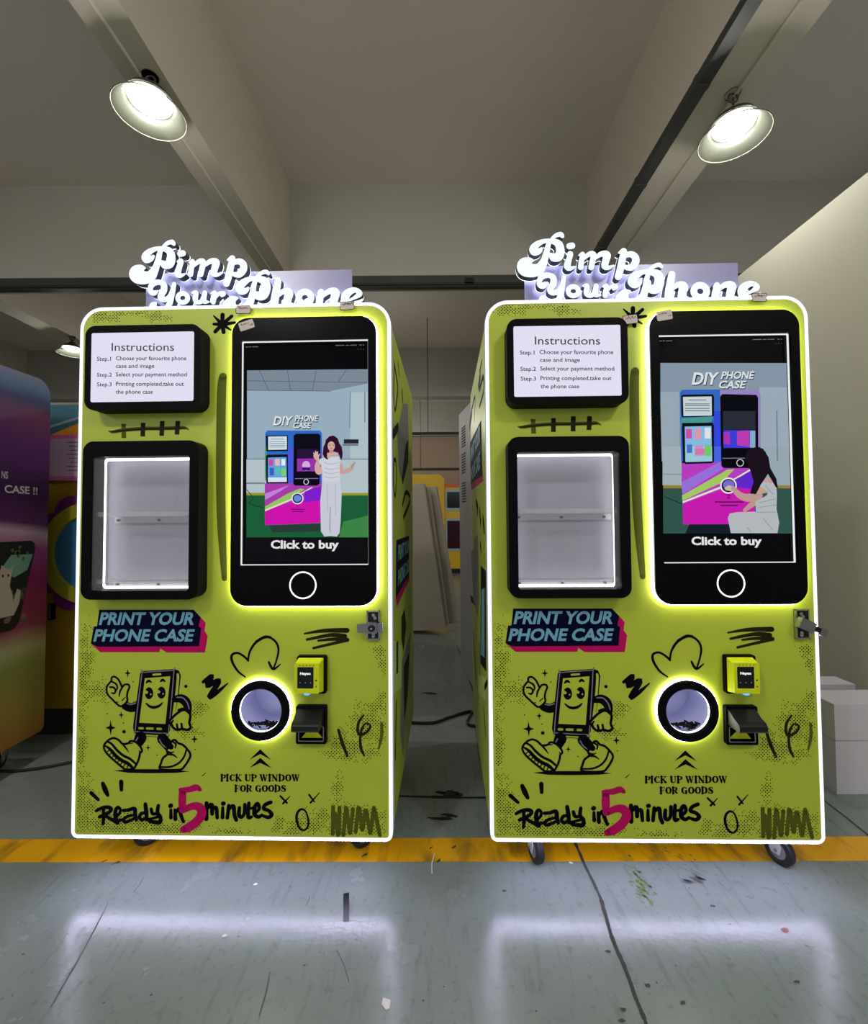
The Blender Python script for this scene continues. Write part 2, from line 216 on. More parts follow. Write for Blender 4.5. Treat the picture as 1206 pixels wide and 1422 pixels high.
# ------------------------------------------------------------------ drawing data in millimetres on the machine fronts
FRONT=[('brush_bar',[('olive','s',[-39.8,1651.7,14.8,-44.6,1587.1,16.9,-45.7,1330.2,16.9,-40.8,1118.0,15.9,-28.5,918.1,9.5])]),('title_backing',[('magenta','f',[-514.0,686.5,-479.8,655.8,-263.2,655.9,-259.4,669.3,-237.6,654.8,-96.7,654.9,-87.5,713.3,-99.4,732.4,-95.0,759.2,-113.6,780.3,-139.3,805.3]),('navy','f',[-486.4,807.8,-139.3,807.2,-113.6,780.3,-121.1,747.7,-111.3,742.0,-118.4,677.0,-490.1,675.0,-515.2,686.5,-505.2,748.0,-493.3,748.8])]),('cartoon_phone_print',[('ink','s',[-340.2,467.1,16.2,-361.7,459.1,16.2,-383.4,465.5,15.1,-395.5,474.8,10.4]),('grey','s',[-381.1,474.8,2.3,-364.3,470.7,2.3,-345.2,476.3,2.3]),('ink','f',[-332.3,581.1,-320.4,589.1,-207.8,596.3,-191.0,590.7,-183.6,572.1,-191.5,502.4,-210.1,381.9,-226.5,356.4,-243.1,353.1,-338.7,360.5,-352.3,374.3,-355.9,390.5]),('panel','s',[-195.2,577.6,4.1,-194.1,562.8,4.6,-199.6,502.4,4.6,-214.0,393.5,5.8,-226.6,368.0,5.2,-248.0,359.6,2.9,-310.0,362.5,2.3]),('ink','f',[-328.4,583.5,-320.3,588.1,-212.6,595.3,-204.4,589.7,-205.2,576.7,-220.6,379.6,-226.6,368.9,-236.1,364.2,-341.2,369.7,-351.4,378.9,-351.6,390.5]),('grey','c',[-326.0,578.8,1.7,-320.3,583.9,1.7,-214.9,591.1,1.7,-209.6,585.1,1.7,-225.8,379.5,1.7,-234.7,369.3,1.7,-340.3,374.8,1.7,-347.2,383.6,1.7]),('panel','f',[-314.7,563.4,-221.9,570.6,-238.0,402.1,-333.1,405.9]),('panel','s',[-284.2,576.1,3.5,-257.9,578.0,3.5]),('panel','s',[-331.9,386.9,4.1,-319.9,386.5,4.1]),('panel','s',[-304.2,386.1,4.1,-284.1,385.7,4.1]),('panel','s',[-266.4,384.9,4.1,-254.0,384.5,4.1]),('ink','f',[-283.3,510.5,-284.0,503.8,-286.1,497.9,-289.4,493.1,-293.7,490.1,-298.4,489.0,-303.1,490.1,-307.4,493.1,-310.9,497.8,-313.2,503.8,-314.0,510.4,-313.3,517.0,-311.2,522.9,-307.9,527.7,-303.7,530.7,-299.0,531.8,-294.2,530.8,-289.9,527.7,-286.4,523.0,-284.2,517.1]),('panel','f',[-315.1,519.7,-309.3,520.6,-301.6,514.1,-305.3,508.5,-314.0,508.5]),('panel','f',[-289.5,506.7,-290.3,504.4,-292.3,503.5,-294.4,504.4,-295.3,506.7,-294.4,509.0,-292.4,510.0,-290.4,509.0]),('ink','f',[-238.4,512.4,-239.1,505.8,-241.2,499.9,-244.5,495.1,-248.7,492.1,-253.4,491.0,-258.2,492.1,-262.5,495.1,-265.9,499.8,-268.2,505.8,-269.0,512.4,-268.3,519.0,-266.2,524.9,-262.9,529.7,-258.7,532.7,-254.0,533.8,-249.2,532.8,-244.9,529.7,-241.5,525.0,-239.2,519.1]),('panel','f',[-270.1,521.7,-264.3,522.6,-256.6,516.1,-260.4,510.5,-269.0,510.5]),('panel','f',[-244.6,508.7,-245.4,506.4,-247.4,505.5,-249.4,506.4,-250.3,508.7,-249.5,511.0,-247.5,512.0,-245.4,511.0]),('ink','s',[-308.8,547.6,2.9,-300.7,554.1,5.2,-291.0,549.5,2.3]),('ink','s',[-257.1,552.4,2.9,-249.5,557.5,5.2,-240.8,552.4,2.3]),('ink','s',[-309.2,475.1,2.3,-294.7,463.5,4.6,-277.9,460.8,5.2,-261.2,466.0,4.6,-249.4,476.7,2.3]),('panel','f',[-402.6,464.1,-417.5,474.1,-432.6,488.4,-446.1,501.3,-453.2,515.6,-452.6,532.9,-443.9,545.9,-436.6,554.5,-436.2,564.6,-426.4,568.9,-412.9,560.3,-403.8,546.0,-397.1,531.6,-390.4,539.4,-377.1,541.7,-370.4,533.1,-376.7,515.9,-379.4,498.6,-377.7,484.3,-387.9,471.3]),('ink','c',[-402.6,464.1,3.6,-417.5,474.1,3.6,-432.6,488.4,3.6,-446.1,501.3,3.6,-453.2,515.6,3.6,-452.6,532.9,3.6,-443.9,545.9,3.6,-436.6,554.5,3.6,-436.2,564.6,3.6,-426.4,568.9,3.6,-412.9,560.3,3.6,-403.8,546.0,3.6,-397.1,531.6,3.6,-390.4,539.4,3.6,-377.1,541.7,3.6,-370.4,533.1,3.6,-376.7,515.9,3.6,-379.4,498.6,3.6,-377.7,484.3,3.6,-387.9,471.3,3.6]),('ink','s',[-442.2,531.5,3.2,-428.8,530.6,3.6,-420.6,520.0,3.6,-426.4,509.4,3.6,-435.9,511.4,2.5]),('ink','s',[-434.2,550.8,3.2,-420.1,543.0,3.6,-414.5,530.1,3.2,-419.7,518.6,2.1]),('ink','s',[-398.2,528.7,3.2,-404.8,515.8,3.6,-407.5,499.1,2.1]),('ink','s',[-386.7,494.3,2.1,-396.9,484.2,2.1]),('ink','s',[-420.5,477.0,2.5,-410.2,479.9,1.4]),('ink','s',[-204.2,489.3,11.6,-182.8,492.2,15.6,-163.5,479.3,16.8,-156.1,456.2,13.9,-158.4,442.3,11.6]),('grey','s',[-197.1,496.3,2.3,-175.6,495.0,2.3,-158.7,477.0,2.3,-152.3,456.2,2.3]),('panel','f',[-224.7,409.6,-201.2,435.1,-175.1,451.5,-154.6,446.0,-147.3,430.7,-150.9,407.6,-145.9,391.5,-157.7,382.2,-176.8,385.3,-195.8,382.0,-210.2,391.2,-216.5,402.7]),('ink','c',[-224.7,409.6,4.6,-201.2,435.1,4.6,-175.1,451.5,4.6,-154.6,446.0,4.6,-147.3,430.7,4.6,-150.9,407.6,4.6,-145.9,391.5,4.6,-157.7,382.2,4.6,-176.8,385.3,4.6,-195.8,382.0,4.6,-210.2,391.2,4.6,-216.5,402.7,4.6]),('ink','s',[-196.0,401.4,4.1,-193.0,384.3,4.1]),('ink','s',[-179.4,402.9,4.1,-176.8,386.7,4.1]),('ink','s',[-216.6,405.0,4.1,-209.5,414.3,2.9]),('ink','s',[-190.9,451.4,3.5,-172.8,456.1,4.1,-152.2,440.0,3.5]),('ink','s',[-326.7,354.5,22.0,-338.3,331.3,17.4]),('ink','s',[-247.8,350.3,19.7,-222.7,322.8,18.5]),('grey','s',[-337.2,353.5,2.3,-345.6,339.6,2.3]),('grey','s',[-258.3,347.0,2.3,-246.6,328.6,2.3,-229.3,318.1,2.3]),('panel','f',[-460.1,317.8,-457.3,330.5,-442.7,345.3,-425.4,351.7,-407.8,345.5,-394.6,332.9,-383.7,330.9,-371.7,334.1,-363.2,341.5,-351.2,340.5,-338.0,333.3,-325.2,318.6,-321.4,306.1,-328.4,299.7,-330.8,285.0,-336.7,268.2,-343.4,255.6,-352.0,245.1,-380.1,242.4,-402.1,257.3,-433.0,282.3,-451.8,301.1]),('ink','c',[-460.1,317.8,3.9,-457.3,330.5,3.9,-442.7,345.3,3.9,-425.4,351.7,3.9,-407.8,345.5,3.9,-394.6,332.9,3.9,-383.7,330.9,3.9,-371.7,334.1,3.9,-363.2,341.5,3.9,-351.2,340.5,3.9,-338.0,333.3,3.9,-325.2,318.6,3.9,-321.4,306.1,3.9,-328.4,299.7,3.9,-330.8,285.0,3.9,-336.7,268.2,3.9,-343.4,255.6,3.9,-352.0,245.1,3.9,-380.1,242.4,3.9,-402.1,257.3,3.9,-433.0,282.3,3.9,-451.8,301.1,3.9]),('ink','s',[-447.0,338.9,3.7,-431.6,330.6,4.2,-411.6,308.7,4.7,-389.6,291.0,4.7,-363.3,278.5,4.7,-343.5,261.9,3.7]),('ink','s',[-455.4,324.2,3.2,-437.8,312.7,5.3,-415.6,288.7,6.8,-393.7,273.1,6.3,-371.8,262.8,6.3,-354.2,248.2,4.7]),('ink','s',[-449.6,302.1,2.1,-438.9,310.6,2.1]),('ink','s',[-439.2,293.6,2.1,-429.1,303.0,2.1]),('ink','s',[-428.8,285.2,2.1,-419.3,295.4,2.1]),('ink','s',[-418.4,276.7,2.1,-409.6,287.8,2.1]),('ink','s',[-408.0,268.2,2.1,-399.8,280.2,2.1]),('ink','s',[-397.6,259.7,2.1,-390.1,272.7,2.1]),('ink','s',[-387.3,251.3,2.1,-380.3,265.1,2.1]),('ink','s',[-376.9,242.8,2.1,-370.6,257.5,2.1]),('ink','s',[-390.2,328.7,3.4,-379.1,316.2,3.2,-369.1,302.0,1.1]),('ink','s',[-368.5,334.1,2.6,-355.4,334.2,1.6]),('ink','s',[-328.9,303.9,2.6,-332.3,310.2,1.1]),('panel','f',[-252.2,244.2,-251.5,264.3,-243.5,284.1,-228.1,297.0,-230.6,313.0,-216.1,338.7,-203.0,346.7,-190.3,335.6,-173.0,329.3,-156.4,313.4,-145.7,296.0,-151.1,278.4,-165.7,256.0,-185.3,242.4]),('ink','c',[-252.2,244.2,4.0,-251.5,264.3,4.0,-243.5,284.1,4.0,-228.1,297.0,4.0,-230.6,313.0,4.0,-216.1,338.7,4.0,-203.0,346.7,4.0,-190.3,335.6,4.0,-173.0,329.3,4.0,-156.4,313.4,4.0,-145.7,296.0,4.0,-151.1,278.4,4.0,-165.7,256.0,4.0,-185.3,242.4,4.0]),('ink','s',[-251.3,251.5,3.2,-218.3,252.4,3.6,-188.8,264.7,3.6,-169.3,286.2,3.6,-160.3,311.8,3.2]),('ink','s',[-228.1,296.1,3.6,-208.9,294.6,3.6,-193.7,284.5,1.6]),('ink','s',[-230.6,306.6,3.2,-215.6,301.9,3.2,-204.1,305.8,1.6]),('ink','s',[-212.1,341.3,3.2,-198.8,332.4,3.6,-201.0,318.9,2.4]),('ink','s',[-239.3,344.9,12.1,-224.2,329.0,12.9,-215.9,322.7,10.4])]),('ground_line_print',[('ink','f',[-423.9,236.6,-375.2,242.5,-289.3,243.2,-213.2,242.8,-149.1,235.9,-194.1,231.0,-289.2,228.9,-370.2,229.7])]),('sparkle_print',[('ink','f',[-365.4,581.1,-375.2,577.7,-377.7,565.2,-380.5,577.7,-390.4,581.0,-380.6,584.4,-378.1,596.9,-375.3,584.4])]),('sparkle_print',[('ink','f',[-389.1,433.0,-397.4,430.0,-399.4,419.0,-401.9,430.0,-410.2,432.9,-401.9,435.9,-399.9,446.9,-397.5,435.9])]),('sparkle_print',[('ink','f',[-417.2,387.8,-433.0,382.1,-436.9,360.9,-441.5,382.0,-457.5,387.6,-441.7,393.4,-437.8,414.6,-433.2,393.5])]),('sparkle_print',[('ink','f',[-118.9,349.2,-129.3,345.6,-132.0,332.5,-135.0,345.6,-145.5,349.1,-135.1,352.6,-132.4,365.7,-129.4,352.7])]),('sparkle_print',[('ink','f',[-290.3,318.2,-297.8,315.6,-299.7,306.2,-301.9,315.6,-309.4,318.1,-302.0,320.7,-300.1,330.2,-297.9,320.7])]),('sparkle_print',[('ink','f',[-158.9,535.0,-160.0,531.4,-163.1,529.2,-166.9,529.2,-170.1,531.4,-171.3,534.9,-170.1,538.5,-167.1,540.7,-163.2,540.7,-160.1,538.5])]),('sparkle_print',[('ink','f',[-381.5,374.1,-382.7,370.3,-386.0,367.9,-390.2,367.9,-393.6,370.2,-394.9,374.0,-393.7,377.9,-390.4,380.2,-386.2,380.3,-382.8,377.9])]),('sparkle_print',[('ink','f',[-354.9,550.8,-355.3,549.4,-356.5,548.5,-358.0,548.5,-359.2,549.4,-359.7,550.7,-359.2,552.1,-358.0,553.0,-356.6,553.0,-355.3,552.1])]),('sparkle_print',[('ink','f',[-448.7,436.4,-449.1,435.1,-450.3,434.2,-451.8,434.2,-453.0,435.0,-453.5,436.4,-453.1,437.8,-451.9,438.6,-450.4,438.6,-449.2,437.8])]),('sparkle_print',[('ink','f',[-127.1,313.2,-127.5,311.9,-128.7,311.1,-130.2,311.0,-131.4,311.9,-131.8,313.2,-131.4,314.6,-130.2,315.4,-128.7,315.4,-127.6,314.6])]),('sparkle_print',[('ink','f',[-263.8,293.0,-264.2,291.7,-265.4,290.8,-266.9,290.8,-268.1,291.7,-268.6,293.0,-268.1,294.4,-266.9,295.2,-265.5,295.2,-264.3,294.4])]),('sparkle_print',[('ink','f',[-388.2,404.2,-388.6,402.8,-389.8,402.0,-391.3,402.0,-392.5,402.8,-393.0,404.2,-392.5,405.5,-391.4,406.4,-389.9,406.4,-388.7,405.6])]),('tally_doodle',[('olive','s',[-463.3,1457.6,1.4,-445.5,1453.9,5.5,-406.4,1460.4,6.9,-335.3,1464.8,6.9,-264.3,1464.7,6.9,-207.7,1465.7,6.9,-179.4,1465.7,5.5,-163.4,1458.2,1.0]),('olive','f',[-415.3,1483.4,-398.2,1483.2,-396.7,1430.8,-413.8,1431.0]),('dark','f',[-342.4,1486.0,-325.3,1485.8,-326.4,1436.0,-343.4,1436.2]),('dark','f',[-271.4,1492.1,-254.4,1491.9,-256.2,1437.2,-273.2,1437.4]),('dark','f',[-213.6,1491.4,-196.6,1491.2,-199.6,1441.5,-216.6,1441.7]),('dark','s',[-452.6,1455.0,2.8,-406.3,1458.7,4.1,-335.3,1463.1,4.1,-264.3,1463.3,4.1,-207.7,1464.0,4.1,-179.4,1464.3,2.8])]),('starburst_doodle',[('ink','s',[-76.5,1878.1,2.5,-50.7,1851.7,7.4]),('ink','s',[-43.2,1881.0,8.1,-44.0,1852.3,7.4]),('ink','s',[-8.6,1875.4,6.1,-37.1,1851.2,7.4]),('ink','s',[2.5,1851.2,5.0,-34.9,1846.3,7.4]),('ink','s',[-11.6,1823.6,2.5,-37.7,1840.8,7.4]),('ink','s',[-38.6,1816.1,7.6,-43.1,1839.3,7.4]),('ink','s',[-70.0,1818.6,7.1,-49.4,1839.8,7.4]),('ink','s',[-75.6,1847.1,5.0,-50.5,1845.5,7.4]),('ink','f',[-31.9,1844.9,-32.5,1841.2,-34.2,1837.9,-36.9,1835.3,-40.4,1833.6,-44.2,1833.1,-48.0,1833.8,-51.5,1835.6,-54.2,1838.3,-56.0,1841.6,-56.6,1845.3,-56.1,1849.0,-54.3,1852.3,-51.6,1854.9,-48.2,1856.6,-44.4,1857.1,-40.5,1856.4,-37.1,1854.7,-34.3,1852.0,-32.5,1848.6])]),('arrow_doodle',[('ink','s',[49.9,568.6,2.7,22.4,589.6,4.0,1.7,623.7,4.7,1.6,646.6,4.7,21.9,653.4,4.0,45.4,640.9,4.0,60.0,626.7,4.0]),('ink','s',[60.0,629.5,3.3,65.6,658.0,4.0,85.9,689.4,4.7,117.8,707.7,4.0,141.1,706.6,4.0,161.5,689.4,4.0,169.2,663.8,4.0,161.8,626.8,3.3,150.3,596.6,3.3]),('ink','s',[85.8,695.1,2.0,117.8,712.3,2.7,141.1,711.1,2.0]),('ink','s',[134.5,621.0,4.0,150.3,596.6,4.7,176.3,613.7,2.0])]),('zigzag_doodle',[('ink','s',[-102.8,550.6,5.8,-70.8,572.3,8.7,-88.0,538.1,10.2,-44.4,556.4,8.7,-68.6,515.4,10.2,-78.9,496.6,8.7,-49.9,515.4,7.3,-13.4,546.2,2.2])]),('scribble_doodle',[('dark','s',[263.0,721.9,3.0,332.5,732.2,6.8,415.1,733.3,9.1]),('dark','s',[271.7,700.8,4.5,355.6,716.8,6.8,407.6,712.8,8.3]),('dark','s',[312.3,696.9,3.8,367.2,702.5,6.1,416.2,699.7,7.6]),('dark','s',[294.9,670.7,4.5,355.6,684.9,5.3,416.2,699.1,6.1])]),('chevron_print',[('ink','f',[66.8,278.6,105.4,315.4,145.4,278.0,105.5,298.5]),('ink','f',[67.0,249.4,105.5,285.6,147.3,248.9,105.6,267.6])]),('curl_doodle',[('dark','s',[384.4,384.4,4.7,398.8,336.8,6.4,415.9,294.9,4.7]),('dark','s',[473.3,435.4,3.5,456.1,410.0,5.2,453.2,379.1,5.2,464.6,368.0,5.2,487.5,379.3,4.7,497.8,399.0,4.1,481.9,407.3,3.5,467.5,387.6,4.7,461.7,354.0,4.7,464.5,320.4,5.2,475.9,295.3,3.5]),('olive','s',[537.9,407.6,4.7,537.7,365.6,5.8,527.3,320.8,3.5])]),('tick_doodle',[('ink','s',[-102.5,221.2,1.7,-89.3,232.5,1.2])]),('dash_doodle',[('ink','s',[-504.4,158.0,7.3,-477.9,134.7,5.7])]),('dash_doodle',[('ink','s',[-462.5,191.3,7.3,-454.0,170.9,9.7,-443.9,150.7,6.5])]),('dash_doodle',[('ink','s',[-395.8,198.1,8.1,-394.7,169.9,6.5])]),('digit_print',[('magenta','s',[-180.0,171.5,7.9,-148.9,173.5,10.3,-123.4,180.8,11.1,-110.5,173.8,7.1]),('magenta','s',[-172.7,168.0,12.7,-173.4,134.4,14.3,-173.0,102.6,11.9]),('magenta','s',[-170.1,100.9,10.3,-137.3,115.3,12.7,-111.7,112.0,15.8,-102.4,91.0,16.6,-118.6,64.4,15.8,-147.5,43.0,15.8,-169.4,34.0,11.9])]),('brush_lettering',[('ink','s',[-459.4,103.6,5.5,-457.4,77.0,7.1,-460.1,48.9,5.5]),('ink','s',[-485.4,95.5,5.5,-462.7,106.7,6.3,-440.0,108.4,7.1,-430.7,100.7,7.1,-442.9,88.1,6.3,-473.6,74.3,6.3]),('ink','s',[-452.5,80.2,6.3,-429.5,66.4,6.3,-406.6,55.7,7.9]),('ink','s',[-413.4,77.4,6.3,-400.6,86.9,5.5,-397.6,101.0,5.5,-405.8,108.8,6.3,-413.8,99.3,7.1,-415.1,80.5,7.9,-408.3,61.9,7.1,-393.8,65.2,5.5]),('ink','s',[-386.1,98.0,6.3,-368.3,99.7,6.3,-345.7,104.6,7.1,-343.7,84.4,7.9,-338.6,65.7,6.3]),('ink','s',[-347.0,82.8,4.7,-371.2,77.2,5.5,-385.6,65.2,6.3,-377.4,57.5,6.3,-358.0,64.9,5.5,-343.6,71.9,5.5]),('ink','s',[-307.0,120.6,7.1,-303.3,94.1,7.9,-301.3,66.1,6.3]),('ink','s',[-304.9,91.0,5.5,-321.1,87.7,6.3,-327.4,75.2,6.3,-319.2,65.9,6.3,-304.7,72.3,5.5]),('ink','s',[-285.7,103.6,6.3,-280.6,88.1,6.3,-267.6,87.6,5.5]),('ink','s',[-259.9,116.4,6.3,-262.8,91.4,7.1,-252.0,77.5,7.1,-253.7,58.8,7.9,-273.7,58.6,7.1,-291.6,61.5,6.3]),('ink','s',[-299.8,69.2,5.5,-286.8,70.0,4.7,-254.6,79.0,5.5])]),('brush_lettering',[('ink','s',[-214.5,101.2,5.5,-214.1,74.8,7.1]),('ink','s',[-216.9,115.2,7.9,-214.3,116.8,7.9]),('ink','s',[-199.9,101.4,5.5,-197.9,70.2,7.9]),('ink','s',[-196.6,92.0,5.5,-183.8,106.2,7.1,-178.8,86.0,7.1,-168.8,61.2,6.3]),('ink','s',[-86.3,126.4,7.2,-86.6,71.8,8.1]),('ink','s',[-84.3,107.0,6.3,-68.0,121.3,8.1,-65.9,89.6,7.2]),('ink','s',[-65.0,105.4,5.4,-51.6,110.8,7.2,-47.6,75.7,6.3]),('ink','s',[-27.9,111.1,5.4,-28.3,77.6,7.2]),('ink','s',[-27.3,125.2,7.6,-24.4,125.9,7.6]),('ink','s',[-6.1,118.3,6.7,-11.2,76.1,6.7]),('ink','s',[-5.3,106.0,5.4,10.3,117.8,7.2,14.1,86.9,7.2,20.8,69.3,7.2]),('ink','s',[32.1,111.6,6.3,30.5,87.0,7.6,39.6,79.4,6.7,49.3,92.5,6.3,51.3,122.4,6.7]),('ink','s',[65.8,127.8,6.3,63.2,80.3,7.2,75.9,80.4,5.4]),('ink','s',[50.3,104.1,4.5,81.1,112.1,4.9]),('ink','s',[85.6,91.8,5.4,102.2,108.1,6.3,97.4,126.3,6.7,87.3,115.7,7.2,85.6,91.1,7.6,99.5,80.0,6.7,112.1,87.1,5.4]),('ink','s',[144.5,132.0,6.7,124.6,123.1,6.7,118.1,109.6,6.7,135.6,102.8,6.7,147.2,89.9,7.6,135.7,79.3,6.7,113.2,86.1,5.4])]),('cross_doodle',[('ink','s',[178.2,152.9,3.6,201.3,130.0,3.6]),('ink','s',[212.7,153.2,1.3,187.9,128.0,4.0]),('ink','s',[280.3,158.6,3.6,298.7,134.6,2.7]),('ink','s',[317.7,166.4,1.3,285.3,131.5,3.6])]),('loop_doodle',[('ink','c',[252.9,108.2,4.0,239.6,97.0,4.5,235.8,74.7,4.9,245.5,45.1,4.0,262.6,36.1,3.6,276.0,49.2,3.6,277.8,71.4,3.6,268.2,100.9,3.1])]),('hatch_doodle',[('olive','s',[365.4,116.7,7.0,364.3,24.2,7.0]),('olive','s',[373.0,94.6,7.0,382.5,20.8,7.0]),('olive','s',[388.2,115.1,7.0,386.3,24.5,7.0]),('olive','s',[401.5,21.0,7.0,411.0,115.3,7.0]),('olive','s',[412.9,113.4,7.0,424.2,28.6,7.0]),('olive','s',[426.1,28.6,7.0,435.7,110.0,7.0]),('olive','s',[445.1,32.5,7.0,454.7,115.7,7.0]),('olive','s',[458.5,113.9,7.0,467.8,40.1,7.0]),('olive','s',[469.7,40.1,7.0,479.3,106.7,7.0]),('olive','s',[483.1,103.0,7.0,496.2,29.4,7.0]),('olive','s',[498.1,33.1,7.0,509.7,116.2,7.0]),('olive','s',[511.6,110.7,7.0,530.2,22.4,7.0])])]
DOTS=[(-441.8,48.2,156.1,46.8),(-534.6,110.1,46.8,104.1),(-259.2,37.6,156.1,26.0),(-535.5,593.2,31.2,156.1),(-546.2,312.3,20.8,130.1),(-475.9,516.5,52.0,39.0),(-499.0,1874.0,65.0,15.6),(-296.2,1878.2,57.2,20.8),(-431.5,1891.6,104.1,10.4),(409.3,330.7,65.0,52.0),(491.2,406.3,65.0,78.1),(550.1,469.2,31.2,52.0),(434.8,305.9,91.1,31.2),(525.1,658.1,26.0,26.0),(550.5,607.6,20.8,36.4),(383.7,180.8,20.8,52.0),(409.1,69.4,156.1,52.0),(256.1,43.0,104.1,26.0),(510.6,45.7,52.0,39.0),(-120.7,454.0,39.0,26.0),(-159.1,377.9,52.0,26.0),(-277.1,415.3,52.0,20.8),(179.3,54.6,26.0,26.0),(12.5,28.0,78.1,13.0)]
TEXT={'print':[('PRINT YOUR',-486.3,753.4,-138.0,798.9,753.1),('PHONE CASE',-505.8,694.2,-133.5,738.0,694.2)],
'pick':[('PICK UP WINDOW',-36.8,203.7,246.9,226.2,206.0),('FOR GOODS',13.8,167.1,196.5,189.5,168.7)],
'instr':[('Instructions',-409.1,1730.1,-184.0,1758.4,1726.3),('Step.1',-461.3,1695.4,-410.7,1710.0,1694.6),('Choose your favourite phone',-393.0,1696.4,-139.5,1711.0,1692.3),('case and image',-392.6,1669.1,-254.1,1683.2,1666.9),('Step.2',-460.3,1638.5,-406.3,1652.6,1637.7),('Select your payment method',-392.1,1638.7,-137.2,1653.3,1634.8),('Step.3',-459.7,1604.3,-406.6,1618.4,1603.6),('Printing completed,take out',-391.6,1605.0,-147.5,1619.5,1601.4),('the phone case',-391.6,1576.9,-258.4,1591.0,1575.0)],
'buy1':[('Click to buy',141.5,1025.1,387.2,1055.2,1023.8)],
'buy2':[('Click to buy',142.1,1029.1,386.6,1058.6,1027.7)],
'diy1':[('DIY',147.3,1469.4,220.9,1502.8,1468.5),('PHONE',225.9,1483.0,313.0,1505.3,1481.8),('CASE',220.9,1458.3,287.6,1479.1,1457.5)],
'diy2':[('DIY',156.2,1598.5,255.2,1643.3,1597.2),('PHONE',260.0,1618.6,378.8,1645.3,1617.0),('CASE',252.7,1584.3,349.3,1611.8,1583.1)]}
